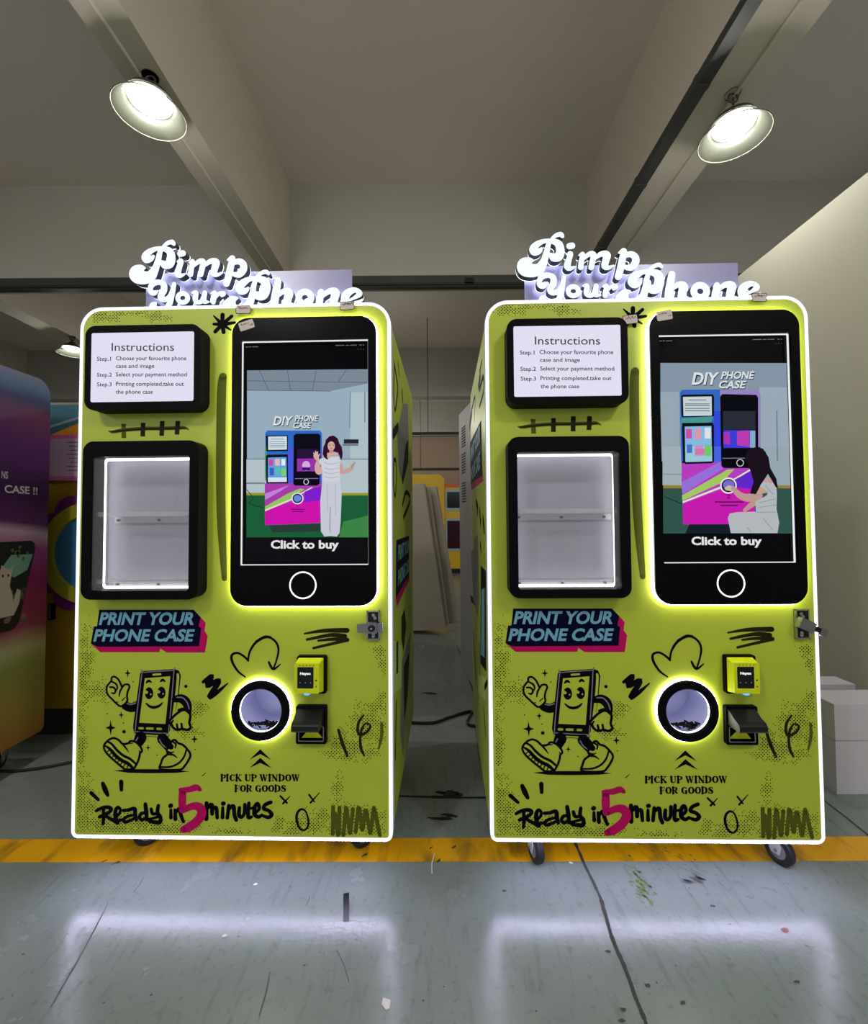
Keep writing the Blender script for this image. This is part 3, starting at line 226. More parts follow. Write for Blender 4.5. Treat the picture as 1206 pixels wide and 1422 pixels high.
PIC1=[((150,172,186),'f',[50.2,1672.6,504.8,1665.4,504.0,1345.2,52.3,1349.9]),((176,192,198),'f',[50.3,1348.0,504.0,1343.2,503.7,1219.3,51.1,1223.2]),((122,136,150),'f',[50.2,1672.6,504.8,1670.1,504.7,1618.3,356.0,1592.2,50.7,1600.6]),((85,98,120),'s',[50.5,1634.2,1.2,293.2,1627.4,1.2,489.1,1621.7,1.2]),((85,98,120),'s',[50.7,1599.8,1.2,356.0,1592.2,1.2]),((85,98,120),'s',[95.8,1671.8,1.2,129.8,1598.7,1.2]),((85,98,120),'s',[198.6,1670.2,1.2,210.6,1595.9,1.2]),((85,98,120),'s',[304.1,1669.3,1.2,290.1,1594.0,1.2]),((85,98,120),'s',[412.8,1667.6,1.2,383.4,1624.0,1.2]),((172,190,198),'f',[428.4,1588.0,504.6,1586.9,504.0,1345.2,428.2,1346.0]),((120,138,150),'s',[428.4,1588.0,1.9,425.6,1458.9,1.9]),((110,130,145),'s',[481.2,1587.3,1.9,481.0,1477.8,1.9]),((28,92,56),'f',[51.2,1219.3,503.7,1215.5,503.3,1063.4,52.1,1066.1]),((150,150,40),'f',[51.1,1226.3,503.7,1222.4,503.7,1213.2,51.2,1217.0]),((60,130,70),'f',[402.8,1119.8,503.5,1142.2,503.3,1063.4,387.3,1064.1]),((120,130,135),'f',[50.9,1264.1,117.7,1263.5,117.7,1257.6,50.9,1258.2]),((25,50,45),'s',[51.0,1238.8,1.2,74.8,1207.4,1.2,61.2,1188.1,1.2,114.2,1172.2,1.2]),((40,60,55),'f',[134.1,1108.1,317.4,1112.7,334.9,1085.6,146.0,1082.9]),((48,104,196),'f',[118.7,1443.1,126.6,1451.7,317.0,1449.3,325.6,1438.7,325.7,1343.2,119.2,1345.3]),((70,90,215),'f',[199.5,1393.3,324.8,1391.9,325.0,1244.1,200.0,1245.2]),((90,150,130),'f',[117.0,1394.2,124.9,1394.1,125.5,1277.0,117.7,1265.4]),((165,60,170),'f',[117.7,1259.6,325.0,1259.6,319.3,1115.8,119.2,1109.4]),((205,20,170),'f',[119.0,1160.5,172.9,1183.4,319.2,1205.4,317.4,1115.8,119.2,1109.4]),((150,195,95),'f',[118.9,1176.0,200.1,1221.9,247.0,1240.9,262.6,1236.9,211.9,1202.4,119.0,1161.3]),((210,225,190),'f',[119.0,1165.2,211.9,1203.2,286.0,1244.5,293.8,1244.4,211.9,1196.6,119.0,1159.0]),((125,30,205),'f',[262.6,1229.2,321.9,1248.0,320.4,1197.7,262.7,1190.4]),((190,130,220),'f',[118.7,1222.6,207.8,1252.9,172.7,1229.9,118.8,1199.3]),((18,30,34),'f',[120.7,1433.3,201.3,1433.5,201.5,1375.7,123.0,1375.8]),((205,222,228),'f',[129.4,1429.3,197.4,1429.7,197.6,1381.6,129.7,1381.2]),((120,140,150),'s',[138.5,1420.2,1.2,185.7,1419.6,1.2]),((120,140,150),'s',[134.6,1410.8,1.2,191.6,1410.2,1.2]),((120,140,150),'s',[134.7,1404.6,1.2,191.6,1403.9,1.2]),((120,140,150),'s',[134.7,1397.5,1.2,191.7,1396.9,1.2]),((120,140,150),'s',[134.7,1391.3,1.2,191.7,1390.6,1.2]),((14,24,30),'f',[121.1,1359.0,127.0,1363.6,201.6,1364.0,203.1,1258.8,123.6,1259.5]),((95,160,225),'f',[129.0,1353.0,196.5,1354.3,198.0,1264.7,129.4,1264.5]),((210,225,235),'f',[129.4,1280.9,198.0,1281.0,198.0,1264.7,129.4,1264.5]),((205,70,160),'f',[132.2,1347.1,147.9,1347.0,148.0,1323.6,132.3,1323.7]),((225,180,190),'f',[154.6,1348.9,172.2,1348.7,172.3,1323.3,154.7,1323.5]),((230,235,240),'f',[178.1,1347.4,191.8,1347.3,191.9,1323.9,178.2,1324.0]),((60,90,190),'f',[135.1,1315.9,150.8,1315.7,150.9,1288.5,135.2,1288.6]),((80,190,170),'f',[156.7,1317.6,174.3,1317.4,174.4,1290.2,156.8,1290.4]),((120,210,90),'f',[178.2,1313.5,193.9,1313.4,194.0,1286.1,178.4,1286.3]),((14,14,24),'f',[222.2,1432.1,230.8,1438.6,313.1,1437.7,320.1,1430.9,320.2,1343.2,222.4,1344.2]),((14,12,26),'f',[222.3,1393.0,319.0,1391.9,317.2,1257.8,309.4,1250.1,227.4,1250.8,221.5,1256.7]),((40,20,60),'f',[234.8,1383.1,313.1,1382.2,313.2,1347.2,234.9,1348.0]),((150,50,170),'f',[234.9,1348.0,313.2,1348.3,313.2,1301.7,235.1,1302.4]),((205,170,225),'f',[283.1,1322.2,281.7,1314.6,277.6,1308.6,271.6,1305.2,265.0,1305.3,259.0,1308.7,254.9,1314.9,253.4,1322.5,254.9,1330.1,259.0,1336.1,264.9,1339.5,271.5,1339.4,277.5,1335.9,281.6,1329.8]),((60,20,100),'f',[254.6,1316.6,282.0,1316.4,282.0,1305.9,254.6,1306.1]),((130,110,160),'s',[227.3,1276.1,1.2,313.3,1276.0,1.2]),((215,215,225),'s',[277.0,1263.9,1.2,276.3,1260.2,1.2,274.1,1257.0,1.2,271.0,1255.1,1.2,267.5,1254.8,1.2,264.1,1256.0,1.2,261.4,1258.7,1.2,260.0,1262.2,1.2,260.0,1266.1,1.2,261.5,1269.6,1.2,264.2,1272.2,1.2,267.6,1273.3,1.2,271.1,1272.8,1.2,274.2,1270.8,1.2,276.3,1267.6,1.2,277.0,1263.8,1.2]),((225,228,240),'f',[258.8,1204.4,257.7,1197.9,254.6,1192.1,249.8,1187.5,243.7,1184.6,237.0,1183.6,230.2,1184.7,224.1,1187.7,219.3,1192.4,216.1,1198.3,215.0,1204.7,216.1,1211.2,219.2,1217.0,224.0,1221.6,230.1,1224.5,236.9,1225.5,243.6,1224.4,249.7,1221.4,254.6,1216.7,257.7,1210.9]),((20,20,60),'f',[254.9,1204.4,254.0,1199.1,251.5,1194.4,247.5,1190.7,242.5,1188.3,237.0,1187.5,231.4,1188.4,226.4,1190.8,222.4,1194.6,219.8,1199.4,218.9,1204.7,219.8,1210.0,222.3,1214.7,226.3,1218.4,231.3,1220.8,236.9,1221.6,242.4,1220.7,247.4,1218.3,251.4,1214.5,254.0,1209.7]),((110,130,220),'f',[251.0,1204.4,249.9,1199.7,246.9,1195.7,242.3,1193.1,236.9,1192.2,231.6,1193.1,227.0,1195.9,223.9,1199.9,222.8,1204.7,223.9,1209.4,226.9,1213.4,231.5,1216.1,236.9,1217.0,242.3,1216.0,246.8,1213.2,249.9,1209.2]),((70,20,90),'s',[215.9,1165.6,1.6,262.8,1165.2,1.6]),((70,20,90),'s',[219.9,1157.8,1.6,258.9,1157.5,1.6]),((60,20,80),'f',[231.5,1175.2,237.0,1179.8,242.5,1175.1,237.0,1176.7]),((35,40,52),'f',[404.9,1416.3,458.3,1415.7,458.2,1400.1,404.9,1400.7]),((100,112,120),'f',[401.0,1398.8,457.5,1398.1,457.4,1392.3,401.0,1392.9]),((46,16,40),'f',[330.7,1389.1,337.3,1403.4,339.3,1415.1,352.2,1427.8,367.8,1430.4,382.6,1420.4,388.1,1402.8,397.1,1388.3]),((52,16,45),'f',[331.1,1391.8,397.1,1391.0,400.6,1367.6,399.8,1352.1,395.1,1340.5,384.2,1367.8,356.1,1375.9,350.3,1356.5,343.6,1332.5,334.7,1348.9,328.0,1364.5]),((208,168,156),'f',[372.5,1392.1,371.7,1386.2,369.4,1381.1,365.9,1377.3,361.5,1375.3,356.9,1375.4,352.6,1377.5,349.1,1381.3,346.7,1386.5,345.9,1392.4,346.7,1398.3,349.0,1403.4,352.6,1407.2,356.9,1409.2,361.5,1409.1,365.9,1407.0,369.4,1403.2,371.7,1398.0]),((40,16,38),'f',[344.4,1397.5,350.2,1413.0,361.9,1416.0,373.7,1401.0,375.6,1412.7,361.9,1424.6,346.3,1415.0]),((190,140,135),'f',[352.2,1377.9,366.3,1377.8,366.3,1360.2,352.2,1360.4]),((50,25,35),'f',[351.4,1396.6,356.9,1396.6,356.9,1394.2,351.4,1394.3]),((50,25,35),'f',[363.1,1396.5,368.6,1396.4,368.6,1394.1,363.1,1394.2]),((175,60,70),'f',[355.3,1384.9,363.9,1384.8,363.9,1382.5,355.3,1382.6]),((206,168,158),'f',[344.4,1368.3,379.5,1367.9,381.5,1348.4,344.4,1348.8]),((206,168,158),'s',[313.2,1333.6,9.3,308.5,1318.0,9.3,314.0,1298.6,10.1,330.8,1315.9,9.3]),((206,168,158),'s',[309.3,1345.3,6.2,304.6,1357.0,10.1,304.5,1368.7,3.9]),((214,178,166),'s',[299.5,1357.1,2.3,295.6,1368.8,1.6]),((214,178,166),'s',[303.4,1360.9,2.3,302.2,1374.6,1.6]),((214,178,166),'s',[308.5,1360.1,2.3,310.0,1372.5,1.6]),((214,178,166),'s',[312.4,1355.0,2.3,317.1,1363.9,1.6]),((196,158,150),'s',[391.2,1321.1,10.1,397.0,1299.7,9.3,428.2,1307.1,7.8,437.9,1324.5,4.7]),((170,140,140),'s',[434.0,1316.8,4.7,443.7,1332.2,3.1]),((205,208,218),'f',[321.8,1325.7,314.0,1333.5,317.1,1346.0,334.7,1350.8,344.4,1343.0,356.1,1352.6,387.3,1354.2,391.2,1340.5,389.2,1309.5,391.2,1262.9,328.9,1263.5,328.1,1302.3]),((175,180,194),'s',[334.7,1333.3,1.6,356.1,1327.3,1.6,387.3,1332.8,1.2]),((175,180,194),'s',[334.7,1313.9,1.6,356.1,1307.9,1.6,387.3,1313.4,1.2]),((175,180,194),'s',[334.7,1298.4,1.6,356.1,1292.3,1.6,387.3,1297.8,1.2]),((175,180,194),'s',[334.7,1282.8,1.6,356.1,1276.8,1.6,387.3,1282.3,1.2]),((196,200,212),'f',[328.1,1265.4,392.0,1264.8,397.0,1216.4,393.1,1119.9,389.2,1079.5,379.5,1066.9,356.2,1069.3,334.9,1067.1,322.1,1085.7,319.6,1197.7]),((160,166,180),'s',[356.2,1174.2,1.9,354.3,1104.7,2.7,356.2,1081.6,1.6]),((172,178,190),'s',[344.5,1251.7,1.6,346.5,1158.8,1.2]),((172,178,190),'s',[373.7,1251.4,1.6,375.6,1143.2,1.2])]
PIC2=[((132,148,164),'f',[49.1,1679.4,528.0,1672.5,516.8,1321.8,41.1,1326.4]),((150,166,178),'f',[46.7,1575.0,113.4,1574.1,107.5,1325.8,41.1,1326.4]),((160,174,182),'f',[49.9,1379.7,117.2,1379.0,113.8,1240.7,46.7,1241.3]),((152,168,180),'f',[395.6,1587.6,525.3,1585.9,516.8,1321.8,387.8,1323.1]),((150,166,176),'f',[381.0,1376.3,518.5,1374.9,513.4,1214.0,376.3,1215.2]),((110,126,142),'s',[453.7,1501.2,2.2,450.4,1326.7,2.2]),((150,128,50),'f',[48.8,1241.2,522.4,1237.2,522.1,1225.8,48.6,1229.8]),((48,84,76),'f',[48.6,1230.6,522.1,1226.6,517.0,1067.6,44.9,1070.6]),((140,150,155),'f',[49.8,1282.5,114.8,1281.9,114.7,1276.8,49.6,1277.4]),((30,50,50),'s',[52.1,1200.9,1.7,112.3,1175.0,1.7]),((22,30,40),'f',[139.9,1107.1,273.3,1106.2,284.8,1069.0,122.3,1070.1]),((52,100,190),'f',[115.5,1571.9,124.2,1581.7,256.9,1580.8,252.1,1324.4,113.8,1325.7]),((150,130,190),'f',[256.8,1580.0,391.0,1574.8,399.0,1561.8,393.4,1369.8,251.3,1371.2]),((70,150,140),'f',[117.5,1479.6,229.1,1484.7,224.4,1465.5,116.8,1449.6]),((50,70,215),'f',[233.8,1503.9,263.2,1503.5,258.4,1324.3,229.1,1324.6]),((70,100,225),'f',[230.5,1377.9,258.1,1377.6,256.0,1296.7,228.4,1297.0]),((180,60,190),'f',[114.9,1319.4,258.3,1322.2,366.3,1300.0,360.5,1101.4,115.5,1102.2]),((196,28,172),'f',[116.5,1174.9,255.7,1224.6,369.6,1270.2,364.8,1103.4,115.5,1102.2]),((150,110,215),'f',[113.3,1251.3,250.0,1322.3,257.6,1296.7,115.2,1208.8]),((160,200,95),'f',[113.8,1204.6,257.3,1284.0,274.3,1294.5,299.4,1296.3,256.4,1250.1,115.0,1185.5]),((220,228,195),'f',[115.0,1183.4,249.7,1235.3,357.9,1297.9,364.1,1295.7,251.6,1228.9,115.7,1177.0]),((95,40,200),'f',[289.9,1254.0,370.3,1295.7,368.2,1223.7,297.7,1232.7]),((14,20,30),'f',[119.4,1559.0,125.9,1564.0,231.2,1564.0,235.2,1555.3,233.3,1484.6,123.9,1482.9,119.0,1488.1]),((196,210,214),'f',[125.7,1555.9,226.8,1556.3,225.8,1487.7,126.1,1487.2]),((110,125,135),'s',[146.5,1544.4,1.7,207.5,1543.7,1.7]),((110,125,135),'s',[133.5,1530.9,1.7,217.7,1529.8,1.7]),((110,125,135),'s',[133.3,1524.4,1.7,217.5,1523.4,1.7]),((110,125,135),'s',[133.1,1514.5,1.7,217.2,1513.5,1.7]),((110,125,135),'s',[132.9,1506.0,1.7,217.0,1504.9,1.7]),((14,20,28),'f',[120.0,1462.4,228.5,1462.4,232.4,1452.5,229.1,1324.6,120.1,1325.7]),((14,20,28),'f',[121.4,1379.0,230.5,1377.9,229.0,1322.5,220.5,1317.5,128.3,1315.8,122.1,1323.5]),((130,185,225),'f',[129.4,1449.4,223.2,1450.5,221.5,1324.7,128.5,1325.6]),((150,200,215),'f',[129.8,1378.9,222.9,1377.9,222.8,1324.7,129.3,1322.6]),((200,80,170),'f',[133.4,1440.8,154.4,1440.6,153.6,1406.4,132.6,1406.6]),((215,150,170),'f',[165.0,1442.6,186.8,1442.4,185.9,1403.9,164.0,1404.1]),((220,225,230),'f',[199.5,1444.4,220.5,1444.1,219.5,1405.7,198.5,1405.9]),((70,110,200),'f',[135.0,1385.2,153.9,1385.0,153.1,1355.2,134.3,1355.4]),((200,140,200),'f',[163.5,1382.8,192.9,1382.5,191.9,1344.1,162.5,1344.4]),((110,200,110),'f',[197.1,1382.5,220.1,1382.2,219.1,1343.9,196.1,1344.1]),((205,120,170),'f',[163.2,1370.0,196.7,1369.7,196.2,1348.4,162.6,1348.7]),((12,14,20),'f',[256.2,1555.1,264.8,1564.4,384.3,1559.9,389.4,1549.1,383.7,1323.1,254.2,1324.4]),((10,10,16),'f',[255.6,1377.6,368.5,1376.4,366.3,1299.1,264.0,1300.1,254.6,1307.4]),((40,45,55),'f',[265.3,1503.5,378.4,1502.1,376.5,1436.0,263.5,1437.2]),((60,60,210),'f',[264.7,1435.1,376.4,1433.8,374.6,1370.8,263.0,1372.0]),((170,50,175),'f',[265.3,1426.5,286.4,1429.7,287.2,1383.6,264.2,1386.0]),((185,60,175),'f',[312.3,1430.3,355.5,1433.2,353.8,1374.4,311.0,1381.3]),((130,170,200),'f',[357.6,1431.9,376.4,1431.7,374.6,1372.1,355.9,1372.3]),((130,120,150),'s',[258.7,1335.0,1.3,350.6,1334.9,1.3]),((205,205,215),'s',[331.8,1318.1,1.3,330.6,1313.3,1.3,327.6,1309.3,1.3,323.3,1306.9,1.3,318.5,1306.4,1.3,313.9,1308.0,1.3,310.4,1311.4,1.3,308.6,1316.0,1.3,308.7,1320.9,1.3,310.9,1325.4,1.3,314.6,1328.7,1.3,319.3,1330.1,1.3,324.2,1329.5,1.3,328.3,1326.9,1.3,331.0,1322.8,1.3,331.8,1317.9,1.3]),((228,225,235),'f',[306.1,1237.8,304.7,1229.7,301.1,1222.2,295.5,1216.1,288.3,1211.7,280.3,1209.5,272.0,1209.5,264.1,1211.9,257.2,1216.4,251.9,1222.6,248.7,1230.1,247.7,1238.3,249.1,1246.4,252.8,1253.8,258.4,1260.0,265.5,1264.3,273.6,1266.6,281.9,1266.5,289.8,1264.1,296.7,1259.6,301.9,1253.4,305.2,1245.9]),((18,18,40),'f',[301.1,1237.8,300.0,1231.1,296.9,1225.0,292.3,1220.0,286.4,1216.4,279.7,1214.5,272.9,1214.6,266.3,1216.5,260.6,1220.2,256.2,1225.4,253.5,1231.5,252.7,1238.2,253.9,1244.9,256.9,1251.0,261.6,1256.1,267.5,1259.7,274.1,1261.5,281.0,1261.5,287.6,1259.5,293.3,1255.8,297.6,1250.7,300.3,1244.5]),((120,110,200),'f',[297.9,1240.4,296.5,1234.6,292.9,1229.5,287.5,1225.8,280.9,1223.8,273.9,1223.9,267.4,1226.0,262.2,1229.8,258.9,1234.9,257.8,1240.7,259.2,1246.5,262.8,1251.6,268.2,1255.3,274.8,1257.3,281.8,1257.2,288.3,1255.1,293.5,1251.3,296.8,1246.2]),((200,185,160),'f',[262.1,1228.8,277.0,1239.3,299.7,1232.7,288.9,1218.0,268.1,1221.1]),((80,20,80),'s',[229.5,1180.4,2.2,327.4,1179.6,2.2]),((80,20,80),'s',[247.9,1167.6,2.2,306.3,1167.1,2.2]),((80,20,90),'f',[267.5,1199.1,277.4,1207.5,286.7,1199.0,277.2,1202.4]),((80,20,90),'f',[267.3,1190.7,277.1,1199.1,286.5,1190.5,277.0,1194.0]),((188,150,138),'s',[293.4,1228.5,7.8,313.6,1205.1,11.2,342.4,1194.3,13.8,380.1,1202.4,15.5]),((188,150,138),'s',[330.8,1150.0,6.0,354.2,1168.9,9.5,375.3,1181.4,11.2]),((196,156,140),'f',[407.0,1265.7,433.6,1252.7,432.5,1214.7,380.2,1206.7,376.3,1215.2]),((176,182,186),'f',[385.3,1236.2,398.2,1250.9,433.4,1244.3,444.1,1227.3,444.7,1206.1,441.9,1155.5,449.9,1105.0,442.5,1069.3,280.7,1070.3,271.7,1123.1,278.4,1139.0,303.5,1143.9,370.1,1145.5,369.1,1181.4,409.2,1202.2,413.8,1214.8]),((150,158,164),'s',[406.1,1236.1,2.2,430.1,1206.3,1.7]),((150,158,164),'s',[383.5,1177.1,1.7,437.9,1189.3,1.7]),((150,158,164),'s',[378.9,1160.2,1.7,439.3,1168.2,1.7]),((150,158,164),'s',[374.2,1143.4,1.7,440.6,1142.9,1.7]),((150,158,164),'s',[339.4,1088.9,2.2,351.4,1072.0,1.3]),((150,158,164),'s',[394.4,1122.2,1.7,426.3,1079.9,1.7]),((26,18,32),'f',[342.8,1353.3,360.0,1370.1,389.3,1374.1,409.7,1356.8,421.2,1322.8,333.6,1323.6]),((28,18,30),'f',[338.2,1338.5,347.3,1363.9,376.8,1374.2,401.6,1367.6,419.5,1337.6,424.6,1299.4,444.3,1261.1,449.4,1225.1,441.3,1231.5,415.7,1278.3,404.7,1261.5,389.6,1240.4,371.9,1206.7,351.2,1209.0,355.8,1223.8,364.8,1249.1,357.5,1283.1,347.8,1308.6])]
SIDE1=[('ink','s',[127.6,1739.8,8.0,208.2,1700.2,12.0,245.7,1662.1,12.0,147.5,1555.1,8.0,106.3,1621.8,9.0,136.2,1735.0,8.0]),('ink','s',[260.8,1789.7,8.0,300.3,1746.4,8.0]),('dark','s',[83.6,1448.9,20.0,249.7,1510.8,20.0]),('ink','s',[105.6,1356.5,8.0,171.8,1354.8,8.0,183.2,1287.4,8.0,135.3,1216.3,8.0,77.7,1273.1,8.0,105.6,1356.5,8.0]),('grey','f',[223.7,1475.5,468.5,1664.3,707.8,1726.2,759.7,1527.9,450.3,1286.7,283.5,1341.0]),('dark','f',[592.3,1499.6,728.6,1543.5,721.6,1424.7,425.9,1284.8,391.8,1311.8]),('ink','s',[422.0,1712.9,10.0,444.1,1670.2,10.0]),('magenta','f',[147.6,824.9,747.4,845.0,745.2,808.5,180.8,779.4]),('navy','f',[173.1,1044.2,743.7,1040.4,731.5,836.5,147.3,818.1]),('dark','f',[353.2,701.9,491.5,712.3,562.7,613.8,434.6,531.4,349.1,610.6]),('dark','f',[158.2,646.9,220.6,636.8,215.6,510.4,153.6,526.7]),('grey','f',[366.0,508.0,823.5,524.6,684.8,306.1,513.3,170.2,390.1,84.5,291.1,240.0]),('dark','f',[431.4,464.8,723.2,446.4,597.2,264.9,442.3,213.6]),('ink','s',[149.7,421.9,12.0,109.1,232.2,10.0]),('ink','s',[420.2,1192.0,12.0,597.5,1259.7,12.0,835.5,1232.3,12.0,464.1,1135.0,12.0]),('lime','s',[38.4,684.3,5.0,368.8,570.4,5.0]),('lime','s',[38.0,671.7,5.0,368.3,559.6,5.0]),('lime','s',[37.5,659.1,5.0,367.8,548.8,5.0]),('lime','s',[37.1,646.5,5.0,367.4,538.1,5.0]),('lime','s',[36.7,633.9,5.0,366.9,527.3,5.0]),('lime','s',[36.3,621.4,5.0,366.4,516.6,5.0]),('lime','s',[35.9,608.8,5.0,365.9,505.9,5.0]),('lime','s',[35.5,596.3,5.0,365.4,495.1,5.0]),('lime','s',[35.1,583.8,5.0,364.9,484.4,5.0]),('lime','s',[34.7,571.3,5.0,364.4,473.7,5.0]),('lime','s',[34.2,558.8,5.0,363.9,463.0,5.0]),('lime','s',[33.8,546.3,5.0,363.4,452.3,5.0]),('lime','s',[33.4,533.8,5.0,362.9,441.7,5.0]),('lime','s',[33.0,521.3,5.0,362.4,431.0,5.0]),('lime','s',[32.6,508.9,5.0,361.9,420.4,5.0]),('lime','s',[32.2,496.4,5.0,361.4,409.7,5.0])]
SIDE2=[('ink','s',[395.0,1714.8,12.0,262.6,1737.6,12.0,331.8,1688.2,12.0,138.3,1682.4,12.0,128.6,1621.9,10.0,341.8,1614.7,8.0]),('ink','s',[182.0,1763.0,8.0,301.0,1758.1,8.0]),('ink','s',[843.3,1735.7,10.0,609.5,1732.3,10.0,668.9,1626.6,10.0]),('dark','s',[1119.2,1692.2,30.0,880.2,1724.4,30.0]),('magenta','f',[1058.5,1335.4,211.4,1317.2,171.6,1276.8,989.1,1290.8]),('navy','f',[1096.1,1585.2,249.2,1537.9,213.2,1302.5,1059.1,1332.2]),('ink','s',[591.3,1209.2,20.0,494.4,1175.7,20.0,522.5,1150.4,15.0]),('ink','s',[381.1,1165.0,20.0,335.7,1109.0,20.0]),('ink','s',[208.4,1124.9,20.0,161.2,1082.0,20.0]),('ink','s',[358.8,1013.3,20.0,321.6,984.3,10.0]),('grey','f',[792.9,1021.9,511.9,1051.5,476.1,880.3,701.8,834.8]),('navy','f',[349.0,924.5,106.9,928.0,144.1,537.6,432.7,477.6]),('sky','f',[315.1,824.3,162.8,856.7,197.3,573.9,376.4,532.5]),('grey','f',[1120.3,927.7,552.8,989.7,467.0,800.2,541.8,657.7,903.9,683.9]),('dark','f',[1216.6,648.3,718.2,716.8,724.1,677.6,1173.7,616.5]),('ink','s',[212.2,451.4,12.0,101.9,512.4,12.0]),('dark','s',[501.4,548.7,12.0,466.7,413.9,12.0]),('dark','s',[934.9,488.3,15.0,747.5,295.0,15.0]),('dark','s',[266.1,344.9,10.0,194.2,275.7,10.0]),('dark','s',[825.5,-2.1,12.0,580.4,-28.3,10.0]),('lime','s',[581.4,374.2,5.0,167.3,501.0,5.0]),('lime','s',[582.9,363.6,5.0,168.5,490.7,5.0]),('lime','s',[584.4,352.9,5.0,169.7,480.4,5.0]),('lime','s',[585.9,342.2,5.0,171.0,470.1,5.0]),('lime','s',[587.4,331.5,5.0,172.2,459.8,5.0]),('lime','s',[588.9,320.8,5.0,173.4,449.5,5.0]),('lime','s',[590.4,310.1,5.0,174.7,439.1,5.0]),('lime','s',[591.9,299.4,5.0,175.9,428.8,5.0]),('lime','s',[593.4,288.6,5.0,177.2,418.4,5.0])]
